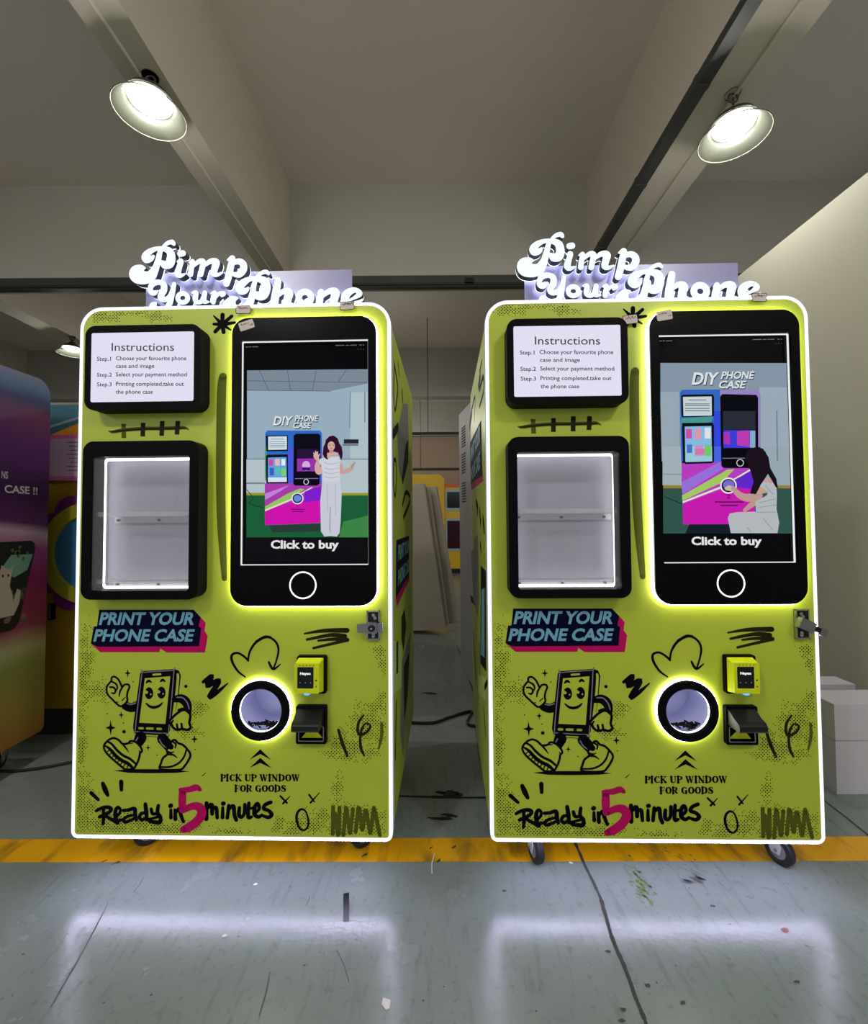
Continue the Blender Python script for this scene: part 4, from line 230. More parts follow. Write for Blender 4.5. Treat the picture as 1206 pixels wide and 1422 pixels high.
SIGN=[('P',[[-284.9,2211.5,-294.2,2208.8,-302.7,2204.2,-307.6,2200.0,-316.7,2190.1,-318.4,2186.7,-329.3,2186.7,-342.0,2185.7,-354.6,2183.3,-364.7,2180.3,-373.9,2176.3,-380.6,2172.2,-388.2,2166.1,-393.8,2159.8,-397.3,2153.1,-398.5,2146.3,-397.4,2138.7,-394.7,2132.7,-390.2,2127.3,-385.0,2124.1,-379.1,2122.4,-372.4,2122.6,-363.1,2125.7,-357.3,2129.1,-353.9,2131.9,-350.1,2137.6,-347.0,2148.6,-347.1,2150.2,-347.8,2151.9,-349.1,2153.2,-350.8,2153.8,-352.5,2153.7,-362.6,2150.3,-366.0,2150.2,-366.5,2150.7,-365.9,2151.5,-358.5,2159.0,-348.5,2166.1,-340.1,2169.5,-333.2,2170.2,-338.4,2157.7,-344.1,2134.1,-351.5,2114.0,-354.6,2108.2,-359.4,2101.5,-364.4,2095.7,-370.2,2090.5,-372.8,2089.2,-376.1,2088.9,-382.9,2089.7,-388.6,2091.2,-388.9,2092.1,-388.0,2097.1,-383.0,2099.6,-382.0,2101.2,-381.9,2103.7,-383.1,2106.1,-387.4,2110.2,-390.8,2112.7,-394.2,2114.5,-401.0,2116.0,-410.3,2116.3,-419.6,2115.1,-427.4,2112.3,-434.6,2107.4,-440.2,2100.8,-443.9,2093.3,-445.8,2084.0,-445.4,2075.6,-442.8,2066.2,-438.4,2058.5,-432.1,2051.6,-424.5,2046.3,-417.7,2043.4,-406.7,2040.7,-395.7,2039.6,-384.7,2039.8,-371.3,2042.1,-362.0,2045.2,-354.5,2049.3,-349.5,2053.3,-345.7,2057.4,-342.9,2061.3,-339.6,2067.4,-336.0,2076.6,-329.3,2098.4,-324.2,2118.1,-321.4,2109.1,-317.3,2103.7,-314.5,2101.4,-310.5,2099.4,-307.1,2098.3,-301.2,2097.3,-291.1,2097.9,-286.1,2099.3,-281.9,2101.2,-278.6,2103.3,-275.3,2106.3,-272.5,2109.8,-269.8,2114.8,-267.7,2120.6,-266.4,2126.5,-265.5,2138.3,-266.8,2151.8,-268.2,2157.7,-270.6,2164.6,-273.5,2169.8,-276.0,2173.4,-279.2,2176.6,-282.7,2179.2,-286.2,2181.2,-292.2,2183.4,-302.4,2185.6,-294.8,2191.8,-288.9,2193.5,-281.3,2193.9,-276.4,2189.2,-272.8,2188.0,-268.8,2189.0,-266.3,2191.5,-265.4,2194.0,-265.7,2197.4,-267.8,2203.4,-270.5,2207.4,-273.1,2209.6,-276.5,2211.2,-280.7,2211.9],[-315.1,2168.1,-309.7,2166.1,-303.1,2161.9,-299.8,2158.5,-298.2,2154.2,-297.0,2144.0,-297.2,2139.8,-298.3,2133.9,-299.9,2129.8,-305.0,2129.0,-308.4,2129.0,-316.0,2131.9,-318.5,2131.7,-321.0,2130.5,-321.7,2131.1,-318.4,2155.5]]),('i',[[-240.9,2169.4,-249.3,2168.0,-253.2,2166.2,-256.8,2162.1,-258.1,2157.0,-257.7,2153.7,-256.7,2151.1,-253.3,2147.0,-248.2,2144.6,-242.3,2144.8,-233.9,2146.1,-229.7,2148.0,-226.2,2152.1,-224.9,2157.1,-225.3,2160.5,-226.3,2163.1,-230.0,2167.4,-235.0,2169.6],[-243.9,2137.3,-248.1,2136.7,-251.3,2134.9,-259.9,2125.9,-260.2,2124.2,-259.2,2122.5,-255.5,2121.5,-260.3,2106.5,-266.5,2090.6,-267.9,2084.7,-268.2,2080.5,-267.7,2076.3,-266.1,2072.1,-263.2,2067.8,-259.9,2065.0,-256.5,2063.2,-252.3,2062.0,-248.1,2061.7,-242.2,2062.7,-237.2,2065.0,-232.2,2068.6,-225.6,2073.9,-224.5,2076.2,-225.6,2078.7,-227.3,2079.4,-240.7,2077.8,-242.4,2078.0,-243.4,2079.2,-242.5,2086.7,-239.1,2102.6,-234.0,2118.5,-233.2,2124.4,-234.0,2129.5,-236.3,2133.5,-239.7,2136.1]]),('m',[[-120.8,2135.7,-127.5,2134.3,-133.3,2131.9,-138.3,2128.7,-144.2,2123.4,-145.8,2122.6,-147.8,2127.9,-151.6,2132.2,-156.0,2134.7,-161.0,2135.8,-167.8,2135.5,-174.4,2133.4,-181.1,2129.4,-188.6,2122.9,-189.3,2126.3,-191.0,2129.7,-192.9,2131.5,-196.3,2133.1,-198.8,2133.4,-202.1,2132.6,-208.0,2127.8,-213.4,2121.8,-213.9,2120.1,-213.2,2118.4,-212.1,2117.6,-207.7,2117.5,-211.6,2104.1,-213.5,2093.2,-215.5,2073.9,-215.2,2071.3,-214.1,2068.8,-210.7,2065.4,-206.5,2063.9,-202.3,2064.4,-198.6,2066.8,-196.8,2069.3,-196.0,2071.8,-192.2,2101.1,-176.7,2111.9,-169.2,2115.7,-167.6,2115.7,-167.7,2114.9,-175.6,2078.7,-176.4,2074.7,-176.4,2071.3,-175.1,2067.9,-173.0,2065.4,-170.4,2063.6,-167.0,2062.7,-163.7,2062.9,-160.4,2064.4,-157.9,2066.7,-156.6,2069.2,-149.6,2098.5,-148.2,2102.6,-132.3,2111.7,-128.1,2113.3,-125.6,2113.6,-121.3,2113.0,-121.0,2112.2,-123.1,2104.6,-126.8,2087.9,-127.6,2082.9,-127.5,2077.8,-126.9,2074.5,-125.5,2071.1,-121.9,2066.5,-118.5,2064.2,-113.5,2062.5,-107.6,2062.0,-101.7,2062.7,-97.6,2063.9,-92.6,2066.4,-80.1,2075.7,-79.2,2077.6,-79.3,2079.3,-80.6,2081.0,-82.7,2081.7,-97.7,2077.8,-100.2,2078.0,-103.1,2079.0,-98.0,2094.9,-92.3,2109.9,-91.6,2116.6,-92.6,2122.5,-94.7,2126.7,-96.5,2129.0,-99.7,2131.9,-103.2,2133.9,-110.7,2135.9,-115.8,2136.2]]),('p',[[-46.0,2144.7,-49.3,2143.5,-53.4,2140.4,-63.4,2130.0,-64.2,2128.5,-64.2,2126.3,-62.5,2124.0,-60.0,2123.4,-56.7,2123.9,-56.4,2122.9,-61.0,2107.0,-70.4,2064.4,-77.8,2039.4,-78.3,2036.0,-77.9,2032.7,-76.5,2029.3,-74.6,2026.7,-71.8,2024.5,-69.3,2023.4,-65.9,2022.8,-62.6,2023.0,-59.2,2024.3,-56.5,2026.4,-54.1,2029.7,-46.3,2053.0,-43.6,2063.8,-42.9,2065.0,-33.6,2060.2,-21.9,2057.6,-16.9,2057.5,-11.9,2058.3,-6.9,2060.2,-3.9,2062.1,3.8,2069.2,10.4,2078.5,12.5,2082.7,14.2,2087.7,15.4,2096.9,14.8,2104.5,12.3,2112.9,8.2,2119.7,3.5,2124.3,-4.9,2129.4,-9.9,2131.2,-15.0,2132.2,-21.6,2132.0,-30.8,2129.1,-31.0,2132.4,-32.0,2136.6,-35.1,2141.4,-37.6,2143.3,-40.9,2144.7],[-26.2,2109.6,-20.6,2109.9,-16.5,2108.0,-12.9,2105.1,-12.2,2100.9,-13.1,2094.2,-17.0,2086.7,-21.9,2081.0,-26.3,2079.4,-32.1,2078.9,-38.8,2080.5,-39.9,2081.3,-34.8,2107.5,-34.0,2108.3]]),('Y',[[-342.6,2056.2,-350.1,2054.8,-356.2,2052.2,-362.2,2047.3,-366.8,2040.6,-370.2,2032.3,-372.0,2023.1,-372.0,2017.2,-371.4,2012.1,-370.3,2007.9,-368.7,2004.5,-366.9,2001.9,-363.7,1998.8,-359.4,1996.3,-356.1,1995.0,-348.5,1994.2,-344.3,1994.9,-340.9,1996.5,-337.3,1999.6,-334.4,2003.8,-331.2,2009.6,-330.9,2011.3,-331.3,2013.0,-332.8,2014.6,-334.4,2015.2,-345.4,2014.1,-352.1,2015.0,-352.7,2019.3,-352.0,2023.5,-347.9,2029.3,-344.8,2031.7,-341.4,2033.5,-336.4,2035.3,-330.5,2036.4,-328.0,2036.3,-324.6,2035.2,-321.4,2032.9,-320.3,2031.2,-320.0,2027.0,-320.4,2022.0,-321.9,2015.3,-329.9,2002.0,-332.3,1996.2,-333.1,1989.5,-332.5,1985.3,-331.4,1981.9,-329.1,1977.6,-326.1,1974.2,-322.1,1971.2,-317.9,1969.3,-312.8,1968.2,-308.6,1967.9,-301.1,1968.5,-295.2,1969.9,-294.4,1969.4,-301.8,1954.5,-305.1,1951.0,-309.2,1949.3,-320.1,1948.3,-329.4,1948.7,-334.4,1949.5,-335.7,1951.8,-337.4,1956.8,-336.1,1962.7,-336.5,1965.2,-338.9,1968.3,-340.6,1969.2,-343.1,1969.6,-353.2,1968.3,-356.5,1966.9,-359.5,1964.8,-362.4,1961.6,-364.0,1958.2,-365.0,1954.0,-365.1,1949.8,-363.6,1941.4,-360.3,1934.1,-355.2,1927.8,-348.4,1923.2,-345.0,1922.1,-322.3,1921.6,-310.6,1923.9,-303.1,1926.2,-296.4,1929.3,-290.8,1933.3,-286.2,1938.2,-281.4,1945.7,-276.9,1955.6,-274.0,1963.1,-270.9,1974.8,-266.1,2000.7,-261.1,2035.9,-261.3,2039.3,-263.2,2042.7,-265.9,2044.6,-269.2,2045.4,-272.6,2044.7,-275.2,2042.9,-277.0,2039.6,-282.2,2020.4,-285.4,2010.3,-287.7,2004.5,-291.4,1997.9,-295.5,1992.6,-299.6,1989.6,-303.8,1988.6,-308.9,1988.7,-309.8,1989.0,-300.1,2003.1,-298.6,2006.4,-297.0,2012.3,-296.0,2019.8,-296.0,2027.4,-296.8,2033.3,-298.8,2039.2,-301.9,2044.3,-304.6,2047.1,-308.8,2050.2,-314.7,2053.0,-319.8,2054.6,-327.4,2056.0,-335.0,2056.5]]),('o',[[-241.1,2008.9,-246.1,2007.6,-251.1,2005.1,-255.5,2001.7,-259.0,1997.6,-261.6,1992.6,-262.9,1987.6,-263.2,1982.5,-262.4,1977.5,-260.6,1972.4,-258.0,1968.2,-254.2,1963.9,-249.8,1960.6,-244.7,1958.2,-239.7,1956.8,-234.6,1956.2,-228.8,1956.7,-223.8,1958.1,-218.8,1960.5,-214.4,1964.0,-210.9,1968.1,-208.7,1972.2,-207.2,1977.2,-206.7,1982.2,-207.5,1988.1,-209.3,1993.2,-211.8,1997.4,-215.7,2001.7,-220.1,2005.0,-225.1,2007.5,-230.2,2008.9,-235.2,2009.4],[-237.5,1991.2,-233.4,1991.3,-230.0,1990.2,-226.6,1987.7,-225.1,1985.1,-224.8,1980.9,-225.9,1978.4,-228.4,1976.0,-232.4,1974.4,-236.5,1974.3,-240.7,1975.8,-243.3,1978.0,-245.0,1981.3,-245.1,1984.7,-243.4,1988.0,-240.9,1990.0]]),('u',[[-188.3,2011.3,-192.5,2009.6,-200.0,2004.8,-201.0,2003.8,-201.4,2002.1,-200.8,2000.4,-199.8,1999.6,-193.0,1997.8,-195.8,1984.4,-196.0,1976.0,-194.9,1971.8,-193.0,1967.6,-190.5,1964.2,-187.8,1961.5,-181.9,1958.0,-175.2,1956.5,-169.4,1956.6,-165.2,1957.4,-161.8,1958.6,-157.7,1961.1,-151.8,1958.6,-148.5,1958.2,-143.5,1958.8,-131.8,1962.4,-130.1,1964.3,-130.2,1966.3,-131.0,1967.5,-139.4,1971.0,-142.7,1972.5,-143.4,1973.3,-142.7,1982.5,-139.9,2000.9,-140.9,2005.1,-143.1,2007.8,-146.4,2009.7,-149.8,2010.1,-153.1,2009.2,-155.8,2007.1,-157.3,2004.5,-162.0,1987.1,-166.1,1976.3,-168.7,1973.3,-172.9,1972.3,-174.9,1973.1,-176.6,1978.1,-173.8,1996.5,-173.8,1999.9,-174.8,2004.1,-177.4,2008.2,-180.8,2010.6,-185.0,2011.6]]),('r',[[-114.7,2008.6,-120.5,2005.4,-125.5,2001.2,-126.7,1999.6,-126.8,1997.9,-125.6,1996.2,-120.4,1994.9,-120.1,1994.4,-123.6,1979.4,-124.8,1971.1,-125.2,1962.7,-123.5,1958.5,-120.5,1955.9,-116.7,1954.8,-113.3,1955.2,-110.0,1957.2,-107.9,1960.7,-103.7,1978.2,-98.1,1983.9,-93.6,1988.7,-90.3,1991.4,-89.4,1991.3,-89.5,1988.8,-88.6,1986.0,-86.9,1984.2,-84.4,1983.1,-81.0,1983.2,-72.7,1986.9,-69.4,1989.5,-67.4,1993.3,-67.3,1997.5,-68.7,2001.0,-71.2,2003.7,-74.5,2005.3,-78.7,2006.2,-84.6,2006.3,-92.9,2004.5,-96.8,2002.3,-100.4,1999.1,-102.9,2004.2,-106.3,2007.5,-109.6,2008.9]]),('P',[[81.9,2085.8,73.6,2083.5,64.4,2078.7,56.9,2072.3,46.9,2062.1,32.1,2061.4,19.2,2059.3,6.2,2055.6,-3.9,2051.2,-11.1,2046.7,-17.8,2041.3,-23.9,2034.9,-27.1,2030.3,-30.3,2022.9,-30.9,2015.5,-29.2,2008.0,-26.2,2002.4,-21.1,1996.8,-14.6,1992.5,-7.2,1990.5,-0.7,1990.8,8.5,1993.7,14.0,1996.8,17.4,1999.6,21.4,2005.9,23.8,2016.2,23.5,2018.1,22.2,2020.0,19.4,2021.1,17.6,2020.7,9.3,2016.6,2.8,2016.9,1.5,2017.6,2.1,2018.5,14.4,2032.2,22.5,2039.5,29.5,2042.9,35.0,2043.6,36.9,2043.6,37.5,2042.9,32.7,2031.8,29.9,2023.5,25.5,2000.4,18.8,1977.3,15.2,1970.0,6.9,1960.2,-0.5,1954.8,-7.0,1952.4,-19.0,1950.6,-23.6,1950.5,-25.4,1951.3,-29.2,1955.1,-29.3,1960.6,-28.7,1967.1,-27.4,1969.0,-20.4,1974.4,-19.3,1976.2,-19.0,1978.1,-19.4,1979.9,-20.6,1981.8,-24.8,1983.7,-33.1,1986.0,-37.7,1986.6,-43.3,1986.4,-47.9,1985.3,-53.5,1982.7,-59.3,1978.9,-64.9,1974.4,-71.0,1968.0,-74.2,1963.4,-77.0,1957.9,-78.8,1952.3,-79.7,1945.9,-79.3,1939.4,-78.3,1934.7,-75.9,1928.2,-73.4,1923.6,-72.4,1923.2,24.7,1921.3,26.8,1923.4,29.9,1928.0,35.1,1939.0,41.5,1959.2,45.2,1974.9,45.6,1975.2,50.2,1971.7,54.8,1969.6,60.4,1968.1,66.9,1967.4,74.2,1967.9,80.7,1969.6,85.3,1971.7,89.9,1975.0,94.7,1980.4,98.6,1986.8,101.8,1994.2,104.5,2003.4,105.7,2010.8,106.1,2017.3,105.4,2026.6,104.1,2033.1,101.8,2039.7,99.5,2044.4,95.5,2050.0,91.3,2054.0,87.1,2056.7,81.1,2059.2,65.6,2061.8,73.7,2067.5,82.9,2069.8,88.5,2069.7,94.0,2065.3,95.9,2064.7,98.7,2064.9,100.5,2065.8,102.1,2067.6,103.0,2071.3,102.5,2073.1,99.0,2079.7,94.9,2083.9,89.3,2086.0],[54.1,2039.8,54.4,2040.0,60.0,2037.8,65.6,2034.6,68.2,2032.0,69.2,2029.2,70.0,2022.7,69.5,2016.2,66.8,2007.0,64.8,2002.7,63.9,2002.1,55.6,2001.3,49.1,2003.8,48.6,2004.6,49.8,2020.3]]),('h',[[131.5,2053.6,128.7,2052.6,126.1,2050.7,123.0,2046.1,114.6,2011.9,110.0,1989.8,106.9,1970.4,103.8,1932.5,104.2,1927.8,105.7,1924.1,107.2,1922.3,131.1,1921.8,132.0,1922.6,133.5,1925.4,134.4,1929.1,136.9,1961.4,139.0,1979.0,151.1,1986.9,157.5,1989.8,159.4,1989.7,159.8,1988.8,156.3,1973.1,154.2,1955.5,152.1,1930.6,152.8,1926.0,154.7,1922.2,156.0,1921.4,177.1,1921.0,178.0,1921.3,180.5,1926.4,183.1,1942.0,192.6,1948.9,194.1,1951.1,194.1,1952.9,192.6,1955.1,190.8,1955.9,185.3,1955.7,184.8,1956.8,186.5,1966.0,191.2,1978.9,192.9,1985.3,193.4,1990.9,192.9,1995.5,190.4,2002.0,186.0,2007.5,179.6,2011.6,172.2,2013.6,163.9,2013.6,155.6,2011.6,149.0,2008.5,142.8,2003.8,147.3,2039.1,147.1,2043.8,145.0,2048.4,141.6,2051.7,137.0,2053.7]]),('o',[[232.5,2009.2,226.0,2007.7,219.6,2004.7,214.1,2000.8,209.4,1995.6,205.6,1989.2,203.4,1982.8,202.5,1976.3,203.0,1968.9,204.9,1962.4,208.2,1955.9,212.6,1950.2,217.9,1945.7,224.4,1942.1,230.8,1939.9,237.2,1939.0,244.6,1939.3,251.9,1941.2,258.3,1944.3,263.8,1948.6,268.3,1953.8,271.4,1959.2,273.6,1965.7,274.5,1973.0,273.7,1980.4,271.8,1987.0,268.3,1993.4,263.7,1998.9,258.8,2003.0,252.7,2006.4,246.2,2008.6,239.8,2009.5],[235.9,1984.9,239.9,1985.0,244.5,1983.5,248.1,1980.2,249.9,1976.3,250.0,1971.7,248.3,1968.0,245.4,1965.2,241.1,1963.5,237.2,1963.4,232.6,1964.9,228.9,1968.2,227.0,1972.1,227.0,1976.8,228.7,1980.4,231.6,1983.2]]),('n',[[341.6,2011.0,335.2,2009.7,327.9,2007.1,322.4,2004.1,313.2,1996.8,312.3,1996.8,310.5,2001.4,308.6,2003.8,305.9,2005.8,303.1,2006.9,299.5,2007.1,296.5,2006.3,293.6,2004.5,291.2,2001.6,285.7,1991.4,285.9,1988.9,287.2,1987.1,283.3,1974.2,281.1,1964.1,277.0,1929.1,277.2,1925.4,278.5,1922.4,302.6,1922.1,303.7,1925.8,308.1,1961.7,310.0,1972.7,322.4,1981.1,332.5,1986.3,336.1,1986.3,339.0,1985.1,335.3,1969.5,332.1,1945.5,330.1,1928.0,330.3,1924.4,331.3,1921.6,357.5,1921.1,358.5,1923.8,360.9,1937.7,372.6,1946.6,373.7,1948.4,373.4,1951.2,371.8,1952.8,370.0,1953.3,363.5,1953.2,365.6,1963.3,371.6,1980.7,372.5,1988.1,371.9,1993.7,370.7,1997.4,368.1,2002.1,364.5,2005.8,360.9,2008.2,356.3,2010.2,351.7,2011.2]]),('e',[[418.5,2010.0,406.6,2006.8,396.5,2002.0,388.3,1996.2,382.0,1988.5,378.1,1979.3,377.0,1973.8,376.7,1968.3,378.1,1959.0,382.0,1949.7,387.4,1941.3,395.6,1933.3,403.8,1929.0,412.0,1927.6,420.2,1928.9,429.4,1932.9,444.9,1943.3,452.2,1949.8,462.6,1961.0,462.6,1963.8,460.4,1965.7,458.6,1965.7,444.9,1960.2,436.7,1957.9,428.5,1956.8,420.3,1956.4,416.6,1957.0,415.2,1958.3,417.5,1959.7,444.0,1969.6,450.4,1972.7,454.5,1975.9,456.6,1978.6,457.9,1981.4,458.6,1985.0,458.3,1989.7,455.8,1995.3,452.3,1999.3,446.8,2003.4,439.5,2007.2,433.1,2009.3,424.9,2010.4],[428.6,1989.4,432.2,1990.0,434.9,1989.7,436.4,1988.3,436.7,1987.0,430.3,1980.1,423.9,1974.6,414.8,1968.6,410.2,1965.9,409.5,1966.7,409.0,1968.5,409.1,1971.3,410.9,1975.9,415.7,1981.2,420.3,1984.9,424.9,1987.8]])]
FLR={'crack':[(0.535,1.783),(0.535,1.681),(0.539,1.526),(0.524,1.398),(0.522,1.29),(0.519,1.216),(0.517,1.156)],
'crack2':[(1.726,2.057),(1.72,1.926),(1.71,1.807)],
'crack3':[(-0.179,2.089),(-0.03,2.082),(0.101,2.076),(0.216,2.074)],
'band':[(-1.758,1.829),(1.703,1.811),(1.582,1.686),(-1.64,1.708)],
'tape':[(-0.325,1.556),(-0.307,1.562),(-0.286,1.456),(-0.304,1.453)],
'scrap':[(-0.151,1.226),(-0.13,1.22),(-0.131,1.199),(-0.14,1.196),(-0.153,1.21)],
'green':[(0.707,1.663),(0.694,1.525),(0.641,1.631),(0.704,1.599)],
'tar':[(0.053,2.103),(0.008,1.935),(0.048,1.953),(-0.058,3.295)],
'scuff':[(0.896,1.606),(0.99,1.677),(1.008,1.644),(0.904,1.713)],
'spots':[(0.474,1.194),(0.46,1.169),(0.565,1.254),(0.637,1.21),(0.976,1.26),(0.494,1.349),(0.893,1.499),(0.221,1.564)],
'pink':[(1.064,1.413)],
'cable1':[(-0.217,2.827),(-0.104,2.805),(-0.015,2.814),(0.076,2.882),(0.22,2.964),(0.44,3.016)],
'cable2':[(-2.292,2.301),(-2.151,2.306),(-2.032,2.337),(-1.927,2.389),(-1.845,2.431)],
'white':[(-0.016,1.736),(-0.026,1.686),(-0.025,1.64)],
'white2':[(-0.64,1.598),(-0.657,1.405),(0.486,1.685),(0.514,1.675)],
'scratch':[(-1.055,1.636),(-1.047,1.568),(-0.438,1.549),(-0.439,1.512),(-0.478,1.297),(-0.464,1.185),(-0.303,1.359),(-0.249,1.267),(-1.102,1.526),(-1.019,1.208)]}
# ------------------------------------------------------------------ the hall
def floor_material():
    m = bpy.data.materials.new('epoxy_floor'); m.use_nodes = True; nt = m.node_tree; b = nt.nodes['Principled BSDF']; L = nt.links.new
    tc = nt.nodes.new('ShaderNodeTexCoord')
    def noise(s, d=6, vec=None):
        n = nt.nodes.new('ShaderNodeTexNoise'); n.inputs['Scale'].default_value = s; n.inputs['Detail'].default_value = d; L(vec or tc.outputs['Object'], n.inputs['Vector']); return n.outputs['Fac']
    def ramp(f, stops):
        r = nt.nodes.new('ShaderNodeValToRGB'); L(f, r.inputs[0])
        r.color_ramp.elements[0].position, r.color_ramp.elements[0].color = stops[0][0], lin(stops[0][1])
        r.color_ramp.elements[1].position, r.color_ramp.elements[1].color = stops[1][0], lin(stops[1][1])
        return r.outputs[0]
    base = ramp(noise(1.3), ((0.3, (117, 128, 126)), (0.75, (140, 148, 148))))
    spot = ramp(noise(38, 8), ((0.30, (150, 154, 152)), (0.42, (255, 255, 255))))
    mp = nt.nodes.new('ShaderNodeMapping'); mp.inputs['Scale'].default_value = (14, 2.2, 1); mp.inputs['Rotation'].default_value = (0, 0, 0.7); L(tc.outputs['Object'], mp.inputs[0])
    scr = ramp(noise(3, 4, mp.outputs[0]), ((0.28, (185, 190, 188)), (0.45, (255, 255, 255))))
    m1 = nt.nodes.new('ShaderNodeMix'); m1.data_type = 'RGBA'; m1.blend_type = 'MULTIPLY'; m1.inputs[0].default_value = 0.28; L(base, m1.inputs[6]); L(spot, m1.inputs[7])
    m2 = nt.nodes.new('ShaderNodeMix'); m2.data_type = 'RGBA'; m2.blend_type = 'MULTIPLY'; m2.inputs[0].default_value = 0.35; L(m1.outputs[2], m2.inputs[6]); L(scr, m2.inputs[7])
    L(m2.outputs[2], b.inputs['Base Color'])
    rr = nt.nodes.new('ShaderNodeMapRange'); L(noise(5, 8), rr.inputs[0]); rr.inputs[3].default_value = 0.17; rr.inputs[4].default_value = 0.33
    L(rr.outputs[0], b.inputs['Roughness']); b.inputs['Specular IOR Level'].default_value = 0.6
    bp = nt.nodes.new('ShaderNodeBump'); bp.inputs['Strength'].default_value = 0.06; bp.inputs['Distance'].default_value = 0.01; L(noise(60, 4), bp.inputs['Height']); L(bp.outputs[0], b.inputs['Normal'])
    return m
FLOORM = floor_material()
mb = MB(); mb.box(-14, -9, -0.1, 9, 16, 0, FLOORM); floor = structure(mb.build('floor'))
CEIL = mat('painted_concrete', (226, 216, 207), 0.85, noise=0.08, nscale=0.9)
CEILB = mat('painted_beam', (206, 197, 181), 0.8, noise=0.06, nscale=1.5)
mb = MB(); mb.box(-14, -9, 5.38, 9, 16, 5.5, CEIL); ceiling = structure(mb.build('ceiling'))
for y in (-5.2, 0.0, 5.34, 10.6, 15.6):
    if y == 0.0: continue
    mb = MB(); mb.box(-14, y, 4.2, 9, y+0.32, 5.38, mat('painted_crossbeam', (176, 172, 162), .8, noise=.06, nscale=1.2)); mb.build('beam', ceiling)
for x0, x1 in ((-10.1, -9.8), (-6.05, -5.75), (-2.05, -1.77), (1.86, 2.27), (5.9, 6.2)):
    mb = MB(); mb.box(x0, -9, 4.2, x1, 16, 5.38, CEILB)
    mb.build('beam', ceiling)
mb = MB()
for x, r in ((-1.93, 0.012), (2.09, 0.012)):
    mb.tube([(x, -4, 4.2), (x, 5.2, 4.2)], r, CEILB)
mb.build('conduit', ceiling)
WALLR = mat('cream_wall', (184, 181, 164), 0.7, noise=0.05, nscale=0.8)
mb = MB(); mb.box(2.5, -3.0, 0, 2.62, 9.0, 3.25, WALLR); structure(mb.build('wall_right'))
WALLB = mat('brown_wall', (150, 128, 108), 0.8, noise=0.1, nscale=0.6)
mb = MB(); mb.box(-14, 15.9, 0, 9, 16, 5.3, WALLB); structure(mb.build('wall_back'))
mb = MB(); mb.box(-14.1, -9, 0, -14, 16, 5.3, WALLB); structure(mb.build('wall_left'))
TRAY = mat('dark_steel', (70, 70, 68), 0.5, 0.5, noise=0.15, nscale=12)
mb = MB(); mb.box(1.765, -3.0, 4.17, 1.855, 5.2, 4.235, TRAY)
for k in range(9): mb.box(1.763, -2.5+k*0.9, 4.165, 1.857, -2.46+k*0.9, 4.24, TRAY)
tag(mb.build('cable_tray'), 'long dark steel cable tray running along the edge of the right ceiling beam', 'cable tray')
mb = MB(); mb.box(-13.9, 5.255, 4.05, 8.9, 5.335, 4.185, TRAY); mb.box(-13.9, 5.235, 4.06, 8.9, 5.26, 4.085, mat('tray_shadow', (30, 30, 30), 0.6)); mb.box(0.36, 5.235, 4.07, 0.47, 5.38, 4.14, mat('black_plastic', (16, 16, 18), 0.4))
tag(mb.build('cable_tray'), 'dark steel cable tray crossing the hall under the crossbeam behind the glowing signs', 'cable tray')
mb = MB(); mb.tube([(-6, 9.0, 3.0), (4, 9.0, 3.0)], 0.03, TRAY); mb.tube([(-0.16, 9.0, 3.0), (-0.16, 9.0, 5.38)], 0.008, TRAY); mb.tube([(-2.5, 9.0, 3.0), (-2.5, 9.0, 5.38)], 0.008, TRAY); mb.tube([(2.3, 9.0, 3.0), (2.3, 9.0, 5.38)], 0.008, TRAY)
tag(mb.build('ceiling_pipe', smooth=True), 'thin dark pipe hung on rods across the far hall between the machines', 'pipe')
mb = MB(); mb.tube([(-6, 11.5, 2.55), (4, 11.5, 2.55)], 0.035, TRAY)
for x in (-3.0, -0.4, 2.6): mb.tube([(x, 11.5, 2.55), (x, 11.5, 5.38)], 0.008, TRAY)
tag(mb.build('ceiling_pipe', smooth=True), 'lower dark pipe in the far hall just above the yellow machine', 'pipe')

# ------------------------------------------------------------------ floor paint and marks (part of the floor)
def floor_poly(name, loops, m, z=0.001):
    mb = MB()
    for l in loops: mb.face([(x, y, z) for x, y in l], m)
    return mb.build(name, floor)
def blob(cx, cy, rx, ry, rnd, n=14, j=0.45, rot=0.0):
    o = []
    for k in range(n):
        a = 2*math.pi*k/n; r = 1-j*rnd.random(); x, y = rx*r*math.cos(a), ry*r*math.sin(a)
        o.append((cx+x*math.cos(rot)-y*math.sin(rot), cy+x*math.sin(rot)+y*math.cos(rot)))
    return o
def yellow_material():
    m = bpy.data.materials.new('yellow_line_paint'); m.use_nodes = True; nt = m.node_tree; b = nt.nodes['Principled BSDF']; L = nt.links.new
    tc = nt.nodes.new('ShaderNodeTexCoord'); mp = nt.nodes.new('ShaderNodeMapping'); mp.inputs['Scale'].default_value = (5, 1.5, 1); mp.inputs['Rotation'].default_value = (0, 0, -0.6); L(tc.outputs['Object'], mp.inputs[0])
    n = nt.nodes.new('ShaderNodeTexNoise'); n.inputs['Scale'].default_value = 2.5; n.inputs['Detail'].default_value = 8; L(mp.outputs[0], n.inputs['Vector'])
    r = nt.nodes.new('ShaderNodeValToRGB'); L(n.outputs['Fac'], r.inputs[0])
    r.color_ramp.elements[0].position = 0.28; r.color_ramp.elements[0].color = lin((120, 90, 30)); r.color_ramp.elements[1].position = 0.5; r.color_ramp.elements[1].color = lin((226, 166, 12))
    L(r.outputs[0], b.inputs['Base Color']); b.inputs['Roughness'].default_value = 0.38
    return m
bd = FLR['band']; (xa, ya), (xb, yb), (xc, yc), (xd, yd) = bd
ext = lambda p, q, x: p[1]+(q[1]-p[1])*(x-p[0])/(q[0]-p[0])
floor_poly('yellow_line', [[(-6, ext(bd[3], bd[2], -6)), (2.5, ext(bd[3], bd[2], 2.5)), (2.5, ext(bd[0], bd[1], 2.5)), (-6, ext(bd[0], bd[1], -6))]], yellow_material(), 0.001)
